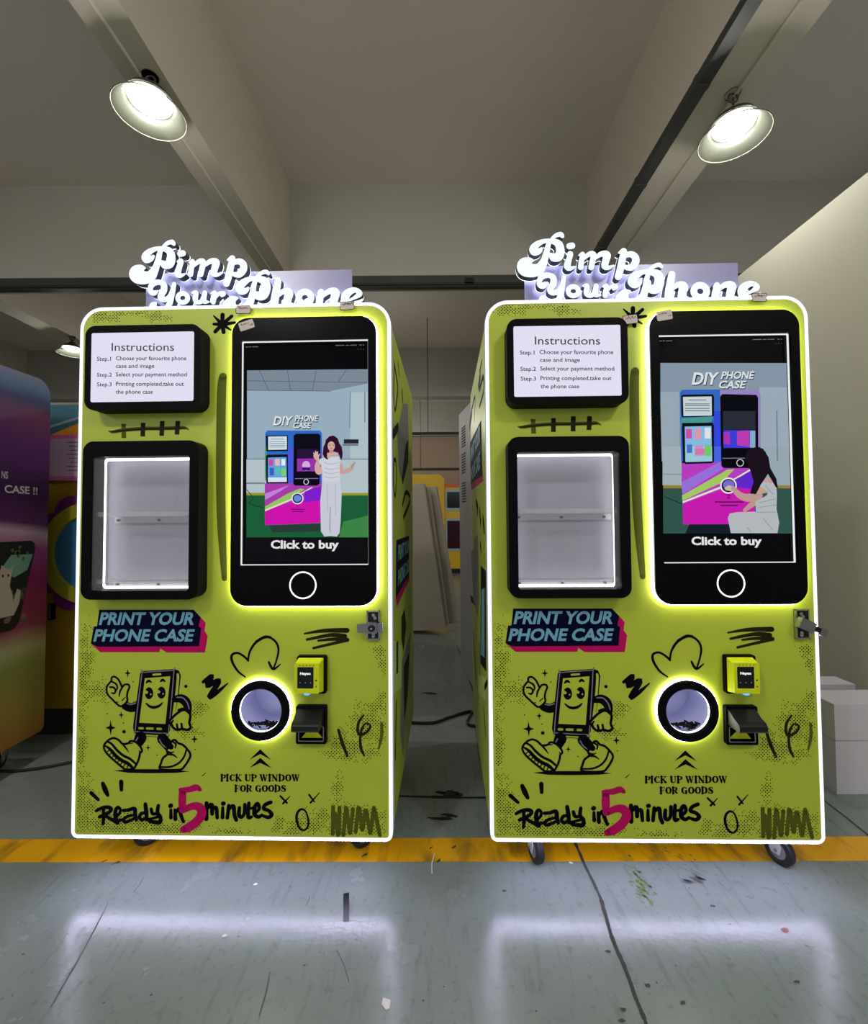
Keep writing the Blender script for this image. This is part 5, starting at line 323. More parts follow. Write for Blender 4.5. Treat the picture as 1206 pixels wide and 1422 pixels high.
DIRT = mat('black_dirt', (26, 26, 28), 0.7); SCUFF = mat('grey_scuff', (84, 88, 90), 0.5); GREEN = mat('green_smear', (98, 120, 62), 0.6); WHITE = mat('white_paper', (222, 220, 224), 0.7); PINK = mat('pink_mark', (170, 110, 118), 0.6)
rnd = random.Random(4)
def strip(pts, w, m, name, z=0.0015, jit=0.0):
    mb = MB()
    for (x0, y0), (x1, y1) in zip(pts, pts[1:]):
        d = Vector((x1-x0, y1-y0)); l = d.length or 1e-6; n = Vector((-d.y, d.x))/l*w/2
        k = 1+jit*(rnd.random()-0.5)
        mb.face([(x0-n.x*k, y0-n.y*k, z), (x1-n.x, y1-n.y, z), (x1+n.x, y1+n.y, z), (x0+n.x*k, y0+n.y*k, z)], m)
    return mb.build(name, floor)
JOINT = mat('joint_filler', (58, 58, 54), 0.8)
c = FLR['crack']; mid = []
for a, b in zip(c, c[1:]):
    for k in range(4): mid.append((a[0]+(b[0]-a[0])*k/4+rnd.uniform(-.0015, .0015), a[1]+(b[1]-a[1])*k/4))
strip(mid+[c[-1], (c[-1][0]+(c[-1][0]-c[0][0])*.2, 0.6)], 0.011, JOINT, 'crack', jit=0.8)
strip([c[0], (0.32, 2.2), (0.2, 4.5)], 0.010, JOINT, 'crack')
strip(FLR['crack2'], 0.008, JOINT, 'crack'); strip(FLR['crack3'], 0.016, DIRT, 'crack', jit=0.9)
for (x, y), rx, ry in ((FLR['tar'][0], 0.05, 0.035), (FLR['tar'][1], 0.045, 0.012), (FLR['tar'][2], 0.03, 0.018), (FLR['tar'][3], 0.045, 0.03)):
    floor_poly('stain', [blob(x, y, rx, ry, rnd), blob(x+rx*.8, y-ry*.3, rx*.5, ry*.6, rnd), blob(x-rx*.9, y+ry*.4, rx*.5, ry*.4, rnd)], DIRT, 0.0016)
g = FLR['green']; L_ = []
for k in range(70):
    t = rnd.random(); x = g[0][0]+(g[1][0]-g[0][0])*t+rnd.gauss(0, .018); y = g[0][1]+(g[1][1]-g[0][1])*t+rnd.gauss(0, .03)
    L_.append(blob(x, y, rnd.uniform(.003, .012), rnd.uniform(.002, .006), rnd, 8, .5, -0.9))
floor_poly('stain', L_, GREEN, 0.0017)
s = FLR['scuff']; L_ = []
for k in range(46):
    t = rnd.random(); x = s[3][0]+(s[2][0]-s[3][0])*t+rnd.gauss(0, .035); y = s[0][1]+rnd.uniform(-.02, .22)*1.0
    L_.append(blob(x-(y-s[0][1])*0.55, y, rnd.uniform(.004, .020), rnd.uniform(.0015, .004), rnd, 8, .6, -0.8))
for k in range(8): L_.append(blob(s[0][0]+rnd.gauss(0, .015), s[0][1]+rnd.gauss(0, .008), .022, .005, rnd, 9, .5, -0.4))
floor_poly('stain', L_, SCUFF, 0.0016)
floor_poly('stain', [blob(x, y, .011, .006, rnd, 10) for x, y in FLR['spots']]+[blob(rnd.uniform(-1.3, 1.5), rnd.uniform(1.05, 1.65), rnd.uniform(.002, .006), rnd.uniform(.002, .004), rnd, 7) for k in range(30)], mat('dark_spot', (50, 52, 54), 0.6), 0.0016)
floor_poly('stain', [blob(*FLR['pink'][0], .016, .012, rnd, 10, .5)], PINK, 0.0016)
sc = FLR['scratch']
for i in range(0, len(sc), 2): strip([sc[i], ((sc[i][0]+sc[i+1][0])/2+.004, (sc[i][1]+sc[i+1][1])/2), sc[i+1]], 0.003, mat('scratch_grey', (72, 78, 80), 0.6), 'scratch')
floor_poly('stain', [blob(x, 1.70+rnd.uniform(-.02, .1), rnd.uniform(.01, .03), rnd.uniform(.003, .008), rnd, 9, .6, .7) for x in (-.03, .0, .06, -.28, -1.25, -1.2, .66)], mat('line_dirt', (62, 50, 24), 0.7), 0.0018)
mb = MB(); mb.face([(x, y, 0.0022) for x, y in FLR['tape']], mat('black_tape', (18, 18, 20), 0.35)); t0 = mb.build('tape_strip'); tag(t0, 'short strip of black tape stuck on the grey floor before the left machine', 'tape')
mb = MB(); mb.prism([(x, y) for x, y in FLR['scrap']], 0, 0, WHITE); mb.v = [(x, z, 0.0015 if i < len(FLR['scrap']) else 0.003) for i, (x, y, z) in enumerate(mb.v)]
tag(mb.build('paper_scrap'), 'torn white paper scrap lying on the floor near the bottom edge', 'paper')
mb = MB(); mb.tube([(x, y, 0.003) for x, y in FLR['white']], 0.0018, WHITE, 6); tag(mb.build('thread'), 'thin curled white thread on the floor between the two machines', 'thread')
for (x, y), lb in zip(FLR['white2'], ('tiny white paper bit on the floor before the left machine, upper one', 'tiny white paper bit on the floor before the left machine, lower one', 'white paper bit beside the dark floor joint at the yellow line')):
    mb = MB(); l = blob(x, y, .010, .006, rnd, 8); mb.prism(l, 0, 0, WHITE); mb.v = [(a, cc, 0.0018 if i < 8 else 0.003) for i, (a, b, cc) in enumerate(mb.v)]
    tag(mb.build('paper_scrap'), lb, 'paper')
# ------------------------------------------------------------------ phone case vending machines
W2, H, D, CL = 0.575, 1.917, 1.006, 0.144     # half width, body height, depth, height of the body above the floor
PANEL = mat('lime_print', (180, 194, 54), 0.42, noise=0.04, nscale=3)
INK = mat('black_ink', (10, 8, 15), 0.6, spec=.05); BLACK = mat('black_gloss', (7, 7, 11), 0.25, spec=.08); BLACKM = mat('black_matt', (11, 11, 13), 0.5, spec=.05)
LED = emitter('led_white', (220, 216, 255), 62.0); LEDB = emitter('led_diffuser', (232, 234, 255), 1.35)
HALO = emitter('halo_led', (250, 252, 246), 11.0)
SIGNW = emitter('sign_white', (228, 240, 250), 1.25); SIGNB = emitter('sign_back_light', (225, 232, 255), 4.0)
TUBE = emitter('case_led', (255, 252, 246), 3.2); LINE = emitter('edge_light', (235, 240, 236), 1.0)
CHROME = mat('chrome', (190, 190, 194), 0.22, 1.0); STEEL = mat('satin_steel', (150, 150, 158), 0.38, 1.0)
PRINTC = {'ink': INK, 'panel': PANEL, 'grey': mat('grey_ink', (124, 120, 136), 0.5), 'olive': mat('olive_ink', (84, 90, 24), 0.6, spec=.1), 'dark': mat('dark_olive_ink', (34, 34, 12), 0.6, spec=.1),
          'magenta': mat('magenta_ink', (186, 12, 96), 0.6, spec=.1), 'navy': mat('navy_ink', (10, 8, 40), 0.6, spec=.05), 'lime': mat('pale_lime_ink', (204, 226, 130), 0.5), 'sky': mat('sky_ink', (110, 170, 196), 0.5)}
def pcol(c): return PRINTC[c]
SCR = {}
def scol(c):
    if c not in SCR: SCR[c] = emitter('screen_%d_%d_%d' % c, c, 1.0)
    return SCR[c]
GLASS = clear_mat('clear_glass', (230, 235, 240), 0.06); ACRYL = clear_mat('clear_acrylic', (226, 228, 238), 0.16, 0.12)
CASEW = mat('case_white', (146, 146, 162), 0.5); FROST = mat('frosted_acrylic', (150, 146, 190), 0.3)
LAV = mat('lavender_lining', (176, 176, 214), 0.5); YEL = mat('reader_yellow', (214, 226, 20), 0.35); SIGNS = mat('sign_side', (46, 56, 58), 0.4)
RUBBER = mat('black_rubber', (20, 20, 22), 0.6); FORK = mat('caster_fork', (206, 206, 212), 0.35, 0.3)
STICK = mat('price_label', (208, 194, 190), 0.6); SCRIB = mat('label_ink', (90, 78, 84), 0.6); SCRIBR = mat('label_ink_red', (150, 90, 90), 0.6)
ZV = lambda loop: [(u, v+CL) for u, v in loop]
def rr(*a, **k): return ZV(rrect(*a, **k))

def serif_glyphs():
    st = lambda x: [(x, .0, .13), (x, 1.0, .13)]
    foot = [(-.02, .045, .045), (.42, .045, .045)]; head = [(-.02, .955, .045), (.42, .955, .045)]
    bowl = [(.3, .95, .05), (.5, .93, .06), (.68, .84, .12), (.7, .72, .13), (.66, .6, .11), (.5, .5, .06), (.3, .48, .05)]
    cc = [(.76, .72, .04), (.72, .86, .06), (.54, .95, .05), (.35, .9, .08), (.2, .7, .13), (.17, .5, .14), (.2, .3, .13), (.35, .1, .08), (.55, .05, .05), (.72, .14, .05), (.8, .3, .04)]
    return {'P': (.84, [st(.2), foot, head, bowl]), 'I': (.5, [st(.2), foot, head]),
            'C': (.9, [cc, [(.78, .66, .03), (.78, 1, .03)]]),
            'K': (1.0, [st(.2), foot, head, [(.3, .38, .05), (.75, .95, .05)], [(.42, .52, .09), (.8, .05, .12)], [(.55, .955, .045), (.95, .955, .045)], [(.58, .045, .045), (1., .045, .045)]]),
            'U': (.98, [[(.2, .95, .13), (.2, .3, .13), (.28, .1, .1), (.5, .04, .06), (.68, .1, .05), (.76, .3, .05), (.76, .95, .05)], head, [(.58, .955, .045), (.94, .955, .045)]]),
            'W': (1.3, [[(.15, .95, .12), (.4, .05, .1)], [(.4, .05, .05), (.62, .9, .05)], [(.58, .95, .12), (.84, .05, .1)], [(.84, .05, .05), (1.08, .95, .05)], [(-.04, .955, .045), (.36, .955, .045)], [(.44, .955, .045), (.76, .955, .045)], [(.92, .955, .045), (1.22, .955, .045)]]),
            'N': (1.02, [[(.18, .05, .05), (.18, .95, .05)], [(.16, .95, .12), (.76, .05, .12)], [(.78, .05, .05), (.78, .95, .05)], [(0, .045, .045), (.36, .045, .045)], [(-.04, .955, .045), (.3, .955, .045)], [(.6, .955, .045), (.96, .955, .045)]]),
            'D': (.98, [st(.2), foot, head, [(.3, .95, .05), (.55, .93, .07), (.75, .75, .13), (.79, .5, .14), (.75, .25, .13), (.55, .07, .07), (.3, .05, .05)]]),
            'O': (1.0, [[(.5, .95, .06), (.28, .85, .1), (.17, .5, .14), (.28, .15, .1), (.5, .05, .06), (.72, .15, .1), (.83, .5, .14), (.72, .85, .1), (.5, .95, .06)]]),
            'F': (.84, [st(.2), foot, [(-.02, .955, .045), (.74, .955, .045)], [(.74, .98, .03), (.77, .68, .03)], [(.3, .5, .05), (.54, .5, .05)], [(.56, .36, .03), (.56, .65, .03)]]),
            'R': (.98, [st(.2), foot, head, bowl, [(.45, .47, .07), (.64, .2, .13), (.78, .05, .07), (.92, .07, .04)]]),
            'G': (1.02, [cc[:9]+[(.7, .1, .05)], [(.78, .66, .03), (.78, 1, .03)], [(.76, .05, .12), (.76, .42, .12)], [(.54, .42, .045), (.96, .42, .045)]]),
            'S': (.84, [[(.7, .70, .04), (.64, .88, .06), (.42, .95, .06), (.22, .8, .11), (.3, .6, .14), (.6, .42, .14), (.7, .25, .12), (.6, .08, .08), (.38, .04, .06), (.2, .15, .05), (.13, .33, .04)], [(.73, .66, .03), (.73, .99, .03)], [(.11, 0, .03), (.11, .36, .03)]]), ' ': (.42, [])}
GLY = serif_glyphs()
def serif_text(mb, t, u0, vb0, u1, vc, vb1, m, w):
    tot = sum(GLY[ch][0] for ch in t)-.08; k = (u1-u0)/tot; h = vc-vb0; x = 0
    for ch in t:
        for s in GLY[ch][1]:
            ribbon(mb, [((x+a)*k, b*h, r*min(k, h)*1.2) for a, b, r in s], m, lambda p, q: (u0+p, w, vb0+CL+(vb1-vb0)*p/(u1-u0)+q), n=3)
        x += GLY[ch][0]
def mm(t): return (t[0],)+tuple(x*0.001 for x in t[1:])

_sign_cache = []
def sign_letters():
    if not _sign_cache:
        for ch, loops in SIGN:
            L = [[(l[i]*.001, l[i+1]*.001) for i in range(0, len(l), 2)] for l in loops]
            _sign_cache.append((filled(L, 0.001), filled(L, 0.0135), filled(L, 0.0010)))
    return _sign_cache

def caster(parent, u, w, yaw):
    mb = MB(); M = Matrix.Translation((u, w, 0)) @ Matrix.Rotation(yaw, 4, 'Z'); off = 0.035
    mb.box(-.05, -.05, .136, .05, .05, .144, FORK, M); mb.lathe([(.03, .122), (.034, .128), (.034, .136), (.03, .137)], FORK, 20, M, True)
    for sx in (-1, 1):
        P = [(-.022, .126), (.022, .126), (.03-off+.008, .075), (-off+.016, .040), (-off-.012, .040), (-off-.02, .07)]
        v = [M @ Vector((sx*.019+d, y, z)) for d in (-.002, .002) for y, z in P]; n = len(P)
        mb.mesh_part(v, [list(range(n))[::-1], list(range(n, 2*n))]+[(i, (i+1) % n, n+(i+1) % n, n+i) for i in range(n)], FORK)
    mb.lathe([(.0, -.024), (.006, -.024), (.006, .024), (.0, .024)], STEEL, 10, M @ Matrix.Translation((0, -off, .052)) @ Matrix.Rotation(math.pi/2, 4, 'Y'))
    c = mb.build('caster', parent, True)
    wb = MB(); MW = M @ Matrix.Translation((0, -off, .051)) @ Matrix.Rotation(math.pi/2, 4, 'Y')
    wb.lathe([(.008, -.013), (.034, -.013), (.036, -.015), (.047, -.014), (.051, -.009), (.051, .009), (.047, .014), (.036, .015), (.034, .013), (.008, .013)], RUBBER, 32, MW)
    wb.lathe([(.0, -.0135), (.03, -.0135), (.03, .0135), (.0, .0135)], mat('wheel_core', (120, 120, 126), 0.5), 24, MW)
    wb.build('wheel', c, True)

def machine(variant, loc, yaw, label):
    first = variant == 0
    T = thing('vending_machine', label, 'vending machine', loc, yaw, 'lime phone case vending machines')
    # cabinet shell with its side prints
    out = rr(-W2+.003, .003, W2-.003, H-.003, .078, 8, .02)
    mb = MB(); n = len(out)
    mb.walls(out, .038, D, PANEL); mb.face([(u, D, v) for u, v in out], mat('machine_back', (120, 122, 120), 0.5)); mb.face([(u, .2, v) for u, v in out], mat('inner_dark', (30, 30, 30), 0.8))
    cab = mb.build('cabinet', T)
    sgn = 1 if first else -1
    sd = SIDE1 if first else SIDE2
    for nm, grp in [('side_print', [q]) for q in sd if q[0] not in ('lime', 'magenta', 'navy')]+[('side_title', [q for q in sd if q[0] in ('magenta', 'navy')]), ('side_hatch', [q for q in sd if q[0] == 'lime'])]:
        mb = MB(); z0 = .0002 if nm != 'side_print' else .0006+.0001*(sd.index(grp[0]) % 7); art(mb, grp, pcol, lambda a, b, k: (sgn*(W2-.003+z0+k), a, b+CL)); mb.build(nm, cab)
    for t, b0, c0 in ((('PRINT YOUR', .958, 1.022), ('PHONE CASE', .858, .922)) if first else (('PRINT YOUR', 1.452, 1.528), ('PHONE CASE', 1.340, 1.416))):
        mb = MB(); lo, hi = (.20, .71) if first else (.29, .99)
        put_text(mb, t, lo, b0+CL, hi, c0+CL, b0+CL, pcol('sky'), 0, .2, .035, 1.0, lambda p: (sgn*(W2+.0004), p[0] if first else lo+hi-p[0], p[1])); mb.build('lettering', cab)
    # front door panel with openings for the display case and the pick up hole
    me = filled([rrect(-W2+.012, .012, W2-.012, H-.012, .070, 8, .012), rrect(-.500, .866, -.102, 1.396, .02), circle(.111, .456, .088)], .005)
    mb = MB(); mb.add_mesh(me, PANEL, lambda c: (c.x, .005-c.z, c.y+CL)); front = mb.build('front_panel', T)
    for nm, items in FRONT:
        mb = MB(); art(mb, items, pcol, lambda a, b, k: (a, (-.0004 if nm != 'digit_print' else -.0012)-k, b+CL)); mb.build(nm, front)
    mb = MB(); rnd = random.Random(11)
    s = .0116; blobs = [tuple(x*.001 for x in b) for b in DOTS]
    for i in range(-150, 150):
        for j in range(-300, 300):
            u = (i+(j % 2)*.5)*s; v = j*s*.5+.9
            if not (-.552 < u < .552 and .02 < v < 1.9): continue
            d = 0
            for bu, bv, a, b in blobs:
                e = ((u-bu)/a)**2+((v-bv)/b)**2
                if e < 5: d = max(d, math.exp(-e*.7))
            d *= .55+.9*(.5+.5*math.sin(u*61+v*37)*math.sin(v*83-u*29))
            if d > .34 and rnd.random() < (d-.2)*1.5:
                r = .0016+.0018*min(1, d)*(.6+.4*rnd.random())
                mb.face([(u+r, -.0003, v+CL), (u, -.0003, v+CL+r), (u-r, -.0003, v+CL), (u, -.0003, v+CL-r)], INK)
    mb.build('halftone_print', front)['kind'] = 'stuff'
    for t in TEXT['print']:
        mb = MB(); t = mm(t); put_text(mb, t[0], t[1], t[2]+CL, t[3], t[4]+CL, t[5]+CL, pcol('sky'), -.0016, .22, .035); mb.build('lettering', front)
    for t in TEXT['pick']:
        mb = MB(); serif_text(mb, *mm(t), INK, -.0006); mb.build('lettering', front)
    # led outline round the whole front
    e_ = lambda d: rr(-W2+d, d, W2-d, H-d, .082-d, 10, .024-d)
    mb = MB(); mb.ring(e_(0), e_(.0045), -.0005, .010, LEDB); mb.ring(e_(.0045), e_(.0085), -.0005, .010, LED); mb.ring(e_(.0085), e_(.0125), -.0005, .010, LEDB)
    mb.ring(e_(0), e_(.0125), .010, .040, emitter('led_side', (196, 198, 236), .5)); mb.face([(-.553, .0, CL-.0004), (-.553, .011, CL-.0004), (.553, .011, CL-.0004), (.553, .0, CL-.0004)], emitter('floor_fill_strip', (216, 212, 255), 34.0)); mb.build('led_trim', T)  # hidden strip under the front edge added to throw light on the floor
    # instructions sign
    mb = MB(); mb.prism(rr(-.506, 1.520, -.0885, 1.822, .036, 8), -.060, .0, BLACKM); box = mb.build('instruction_sign', T)
    mb = MB(); mb.prism(rr(-.4825, 1.548, -.1135, 1.795, .006), -.0608, -.0595, emitter('sign_screen', (226, 222, 242), 1.0)); mb.build('lit_panel', box)
    for t in TEXT['instr']:
        mb = MB(); t = mm(t); put_text(mb, t[0], t[1], t[2]+CL, t[3], t[4]+CL, t[5]+CL, mat('sign_lettering', (44, 44, 54), 0.6), -.0612, 0, .004 if t[0] == 'Instructions' else .014); mb.build('lettering', box)
    # display case
    mb = MB(); mb.ring(rr(-.507, .854, -.092, 1.409, .036, 8), rr(-.475, .884, -.1255, 1.356, .010, 8), -.060, .0, BLACKM); case = mb.build('display_case', T)
    mb = MB(); cv = rr(-.499, .868, -.103, 1.372, .018); mb.walls(cv, .0, .055, CASEW); mb.face([(u, .055, v) for u, v in cv], CASEW); mb.build('lining', case)
    mb = MB(); mb.tube([(u, .010, v) for u, v in rr(-.490, .879, -.112, 1.361, .022, 6)], .0125, TUBE, 10, True); mb.build('led_tube', case, True)
    for v in (1.146, .907):
        mb = MB(); mb.box(-.492, -.030, v+CL-.002, -.110, .052, v+CL+.002, ACRYL); mb.box(-.492, -.032, v+CL-.002, -.110, -.029, v+CL+.014, ACRYL)
        mb.box(-.470, .046, v+CL-.026, -.118, .054, v+CL-.004, mat('shelf_rail', (150, 150, 162), 0.35, 0.3))
        for u in (-.455, -.30, -.145): mb.lathe([(0, -.003), (.005, -.003), (.005, .003), (0, .003)], mat('screw', (60, 60, 66), 0.4, 0.6), 10, Matrix.Translation((u, .044, v+CL-.015)) @ Matrix.Rotation(math.pi/2, 4, 'X'))
        mb.build('shelf', case)
    mb = MB(); mb.box(-.474, -.052, .885+CL, -.1265, -.049, 1.355+CL, GLASS); mb.build('glass_pane', case)
    # giant phone with the touch screen
    mb = MB(); mb.ring(rr(.004, .824, .526, 1.857, .060, 8), rr(.036, .967, .496, 1.775, .004, 8), -.0235, -.0145, BLACK)
    mb.face([(u, -.002, v) for u, v in rr(.02, .84, .51, 1.84, .05, 8)], BLACKM)
    mb.walls(rr(.035, .966, .497, 1.776, .004, 8), -.016, -.003, BLACKM); phone = mb.build('touch_screen', T)
    mb = MB(); mb.ring(rr(.0000, .8200, .5300, 1.8610, .064, 8), rr(.03, .85, .50, 1.83, .04, 8), -.0142, -.0012, HALO); mb.build('halo_light', phone)
    mb = MB(); mb.ring(rr(.0355, .9665, .4965, 1.7755, .004, 4), rr(.0385, .9695, .4935, 1.7725, .004, 4), -.0115, -.0060, LINE); mb.build('edge_light', phone)
    mb = MB(); mb.face([(u, -.0030, v) for u, v in rr(.037, .968, .495, 1.774, .003)], mat('screen_black', (7, 7, 14), 0.12, spec=.1)); scr = mb.build('screen', phone)
    mb = MB(); lim = lambda a, b, k: (min(max(a, .0392), .4928), -.0032-k, b+CL)
    art(mb, PIC1 if first else PIC2, lambda c: scol(tuple(c)), lim, .000008); mb.build('picture', phone)
    sh = scol((30, 40, 60)); wt = scol((214, 222, 226))
    for t in TEXT['diy1' if first else 'diy2']:
        t = mm(t); mb = MB()
        put_text(mb, t[0], t[1]+.002, t[2]+CL-.003, t[3]+.002, t[4]+CL-.003, t[5]+CL-.003, sh, -.0048, .25, .05); put_text(mb, t[0], t[1], t[2]+CL, t[3], t[4]+CL, t[5]+CL, wt, -.0051, .25, .03); mb.build('lettering', phone)
    for t in TEXT['buy1' if first else 'buy2']:
        mb = MB(); t = mm(t); put_text(mb, t[0], t[1], t[2]+CL, t[3], t[4]+CL, t[5]+CL, scol((226, 226, 228)), -.0051, 0, .034); mb.build('lettering', phone)
    mb = MB(); dim = scol((110, 112, 118))
    for a, b in ((.046, .056), (.058, .066), (.070, .092), (.375, .408), (.412, .424), (.428, .452), (.462, .470), (.474, .479)): mb.face([(a, -.005, 1.757+CL), (b, -.005, 1.757+CL), (b, -.005, 1.7595+CL), (a, -.005, 1.7595+CL)], dim)
    for a in (.456, .466, .476): mb.face([(a, -.005, 1.742+CL), (a+.002, -.005, 1.742+CL), (a+.002, -.005, 1.744+CL), (a, -.005, 1.744+CL)], dim)
    mb.build('status_bar', phone)
    mb = MB(); mb.ring(ZV(circle(.264, .897, .0485)), ZV(circle(.264, .897, .0435)), -.0240, -.0230, emitter('home_ring', (250, 250, 255), 1.6)); mb.build('home_button', phone)
    # pick up hole
    prof = [(.088, -.0095), (.1045, -.0095), (.1045, -.016), (.102, -.0205), (.092, -.0225), (.080, -.0205), (.0755, -.016), (.0755, -.002), (.082, -.002), (.088, -.0095)]
    MP = Matrix.Translation((.111, 0, .456+CL)) @ Matrix.Rotation(math.pi/2, 4, 'X') @ Matrix.Scale(-1, 4, (0, 0, 1))
    mb = MB(); mb.lathe(prof, BLACKM, 64, MP); pk = mb.build('pickup_window', T, True)
    mb = MB(); mb.ring(ZV(circle(.111, .456, .1080)), ZV(circle(.111, .456, .088)), -.0093, -.0012, emitter('ring_halo', (250, 252, 246), 14.0)); mb.build('halo_light', pk)
    mb = MB(); mb.lathe([(.086, .006), (.086, .15), (0, .15)], LAV, 48, MP); mb.build('chute', pk, True)
    mb = MB(); mb.ring(ZV(circle(.111, .456, .0775)), ZV(circle(.111, .456, .0748)), -.012, -.004, emitter('rim_light', (238, 242, 255), 4.0)); mb.build('rim_light', pk)
    mb = MB(); rnd = random.Random(5)
    for k in range(14):
        x = .111+rnd.uniform(-.05, .055); z = .381+CL+rnd.uniform(0, .012)
        mb.tube([(x, .02+rnd.uniform(-.005, .02), z-.004), (x+rnd.uniform(-.02, .02), .02, z+rnd.uniform(.004, .018)), (x+rnd.uniform(-.03, .03), .025, z+rnd.uniform(0, .012)), (x+rnd.uniform(-.03, .03), .03, z-.006)], .0035, BLACKM, 6)
    mb.build('cable_bundle', pk, True)
    # card reader
    mb = MB(); mb.prism(rr(.241, .517, .345, .648, .007), -.017, 0, BLACKM); rd = mb.build('card_reader', T)
    mb = MB(); mb.prism(rr(.2455, .532, .331, .634, .004), -.056, -.050, YEL); mb.prism(rr(.2455, .532, .331, .634, .004), -.050, -.0165, YEL, rr(.246, .524, .336, .642, .004)); mb.build('housing', rd)
    mb = MB(); mb.prism(rr(.256, .550, .312, .622, .003), -.0566, -.0555, mat('reader_screen', (8, 8, 16), 0.15)); mb.build('screen', rd)
    mb = MB(); wr = emitter('reader_text', (235, 238, 240), 1.0); put_text(mb, 'Nayax', .2655, .596+CL, .3035, .605+CL, .596+CL, wr, -.0569, 0, .06); mb.build('lettering', rd); mb = MB()
    for u in (.266, .284, .302): mb.prism(ZV(circle(u, .569, .0022, 10)), -.0569, -.0567, emitter('reader_dots', (120, 130, 140), 0.6))
    for u in (.264, .276, .288, .300, .312): mb.prism(ZV(circle(u, .6275, .0018, 8)), -.0565, -.0558, INK)
    mb.prism(ZV(circle(.321, .577, .003, 10)), -.0565, -.0558, INK); mb.prism(ZV(circle(.321, .556, .0022, 10)), -.0565, -.0558, INK)
    mb.build('button_dots', rd)
    mb = MB(); mb.lathe([(0, .0), (.006, .001), (.011, .004), (.012, .007)], emitter('blue_led', (80, 170, 255), 1.6), 18, Matrix.Translation((.288, -.048, .524+CL))); mb.build('status_light', rd, True)
    # bill acceptor
    mb = MB(); mb.ring(rr(.2385, .343, .3455, .474, .005), rr(.2445, .349, .3395, .405, .002), -.018, 0, BLACKM); mb.face([(u, -.001, v) for u, v in rr(.243, .347, .341, .41, .002)], BLACKM)
    ba = mb.build('bill_acceptor', T)
    P = [(-.017, .466), (-.034, .459), (-.052, .447), (-.072, .441), (-.080, .432), (-.081, .417), (-.077, .411), (-.02, .413)]
    mb = MB(); v = [(u, w, z+CL) for u in (.2435, .3365) for w, z in P]; nn = len(P)
    mb.mesh_part(v, [list(range(nn)), list(range(nn, 2*nn))[::-1]]+[(i, (i+1) % nn, nn+(i+1) % nn, nn+i) for i in range(nn)], mat('hood_black', (18, 19, 20), 0.35, spec=.35)); mb.build('hood', ba, True)
    mb = MB(); mb.face([(.254, -.004, .358+CL), (.330, -.004, .358+CL), (.309, -.010, .384+CL), (.275, -.010, .384+CL)], YEL); mb.face([(.254, -.0045, .362+CL), (.330, -.0045, .362+CL), (.3295, -.0046, .3635+CL), (.2545, -.0046, .3635+CL)], INK)
    mb.ring(rr(.2475, .352, .3365, .402, .002), rr(.2495, .354, .3345, .404, .002), -.0185, -.0165, mat('slot_edge', (150, 150, 140), 0.4))
    for k in range(6): mb.face([(.276+k*.006, -.0108, .386+CL), (.279+k*.006, -.0108, .386+CL), (.279+k*.006, -.0108, .391+CL), (.276+k*.006, -.0108, .391+CL)], YEL)
    mb.build('bill_slot', ba)
    # hasp lock
    u0 = .487 if first else .491
    mb = MB(); mb.box(u0, -.003, .702+CL, u0+.046, 0, .804+CL, STEEL)
    for a, b, c, d in ((u0, .800, u0+.046, .804), (u0, .702, u0+.046, .706), (u0, .702, u0+.004, .804), (u0+.042, .702, u0+.046, .804)): mb.box(a, -.012, b+CL, c, -.002, d+CL, CHROME)
    mb.box(u0+.005, -.004, .707+CL, u0+.041, -.0028, .799+CL, mat('hasp_dark', (40, 40, 44), 0.35, 0.6))
    for v in (.788, .778, .722, .714): mb.lathe([(0, -.004), (.005, -.004), (.006, 0), (0, 0)], CHROME, 10, Matrix.Translation((u0+.023+(.006 if v == .778 else 0), -.006, v+CL)) @ Matrix.Rotation(math.pi/2, 4, 'X'))
    hl = mb.build('lock', T)
    if first:
        M = Matrix.Translation((.508, -.022, .748+CL))
        mb = MB(); mb.box(-.052, -.004, -.016, .038, .004, .015, STEEL, M @ Matrix.Rotation(-.04, 4, 'Y')); mb.box(-.018, -.010, -.018, .018, .016, .018, STEEL, M)
        mb.lathe([(0, -.016), (.011, -.016), (.013, -.010), (.013, .004)], mat('hasp_dark', (40, 40, 44), 0.35, 0.6), 20, M @ Matrix.Rotation(-math.pi/2, 4, 'X') @ Matrix.Scale(1, 4)); mb.lathe([(0, .017), (.004, .017), (.004, .012)], CHROME, 10, M @ Matrix.Rotation(math.pi/2, 4, 'X'))
    else:
        M = Matrix.Translation((.518, -.028, .752+CL)) @ Matrix.Rotation(.42, 4, 'Y')
        mb = MB(); mb.box(-.030, -.006, -.018, .022, .018, .018, STEEL, M); mb.box(-.033, -.008, -.018, -.030, .010, .018, CHROME, M)
        mb.box(.022, -.002, -.008, .046, .006, .010, mat('hasp_dark', (40, 40, 44), 0.35, 0.6), M); mb.lathe([(0, -.004), (.004, -.004), (.004, .002)], CHROME, 10, M @ Matrix.Translation((.034, -.004, 0)) @ Matrix.Rotation(math.pi/2, 4, 'X'))
        mb.box(.046, -.003, -.013, .068, .003, .013, STEEL, M)
    mb.build('hasp', hl)
    # price labels stuck on the front
    for k, (cu, cv, w, hh, a, ww) in enumerate(((.039, 1.893, .052, .026, 0, -.012), (.057, 1.83, .055, .032, .30, -.0243), (.419, 1.90, .050, .027, .08, -.0125)) if first else
                        ((-.058, 1.835, .050, .030, .12, -.012), (.057, 1.842, .055, .034, .16, -.0243), (.398, 1.907, .050, .027, -.03, -.0125))):
        mb = MB(); ca, sa = math.cos(a), math.sin(a); f = lambda x, z, d=0: (cu+x*ca-z*sa, ww-d, cv+CL+x*sa+z*ca)
        if ww > -.02: mb.face([(f(x, z)[0], f(x, z)[1]+.0005, f(x, z)[2]) for x, z in rrect(-w/2-.002, -hh/2-.002, w/2+.002, hh/2+.002, .005)], PRINTC['dark'])
        mb.face([f(x, z) for x, z in rrect(-w/2, -hh/2, w/2, hh/2, .005)], STICK)
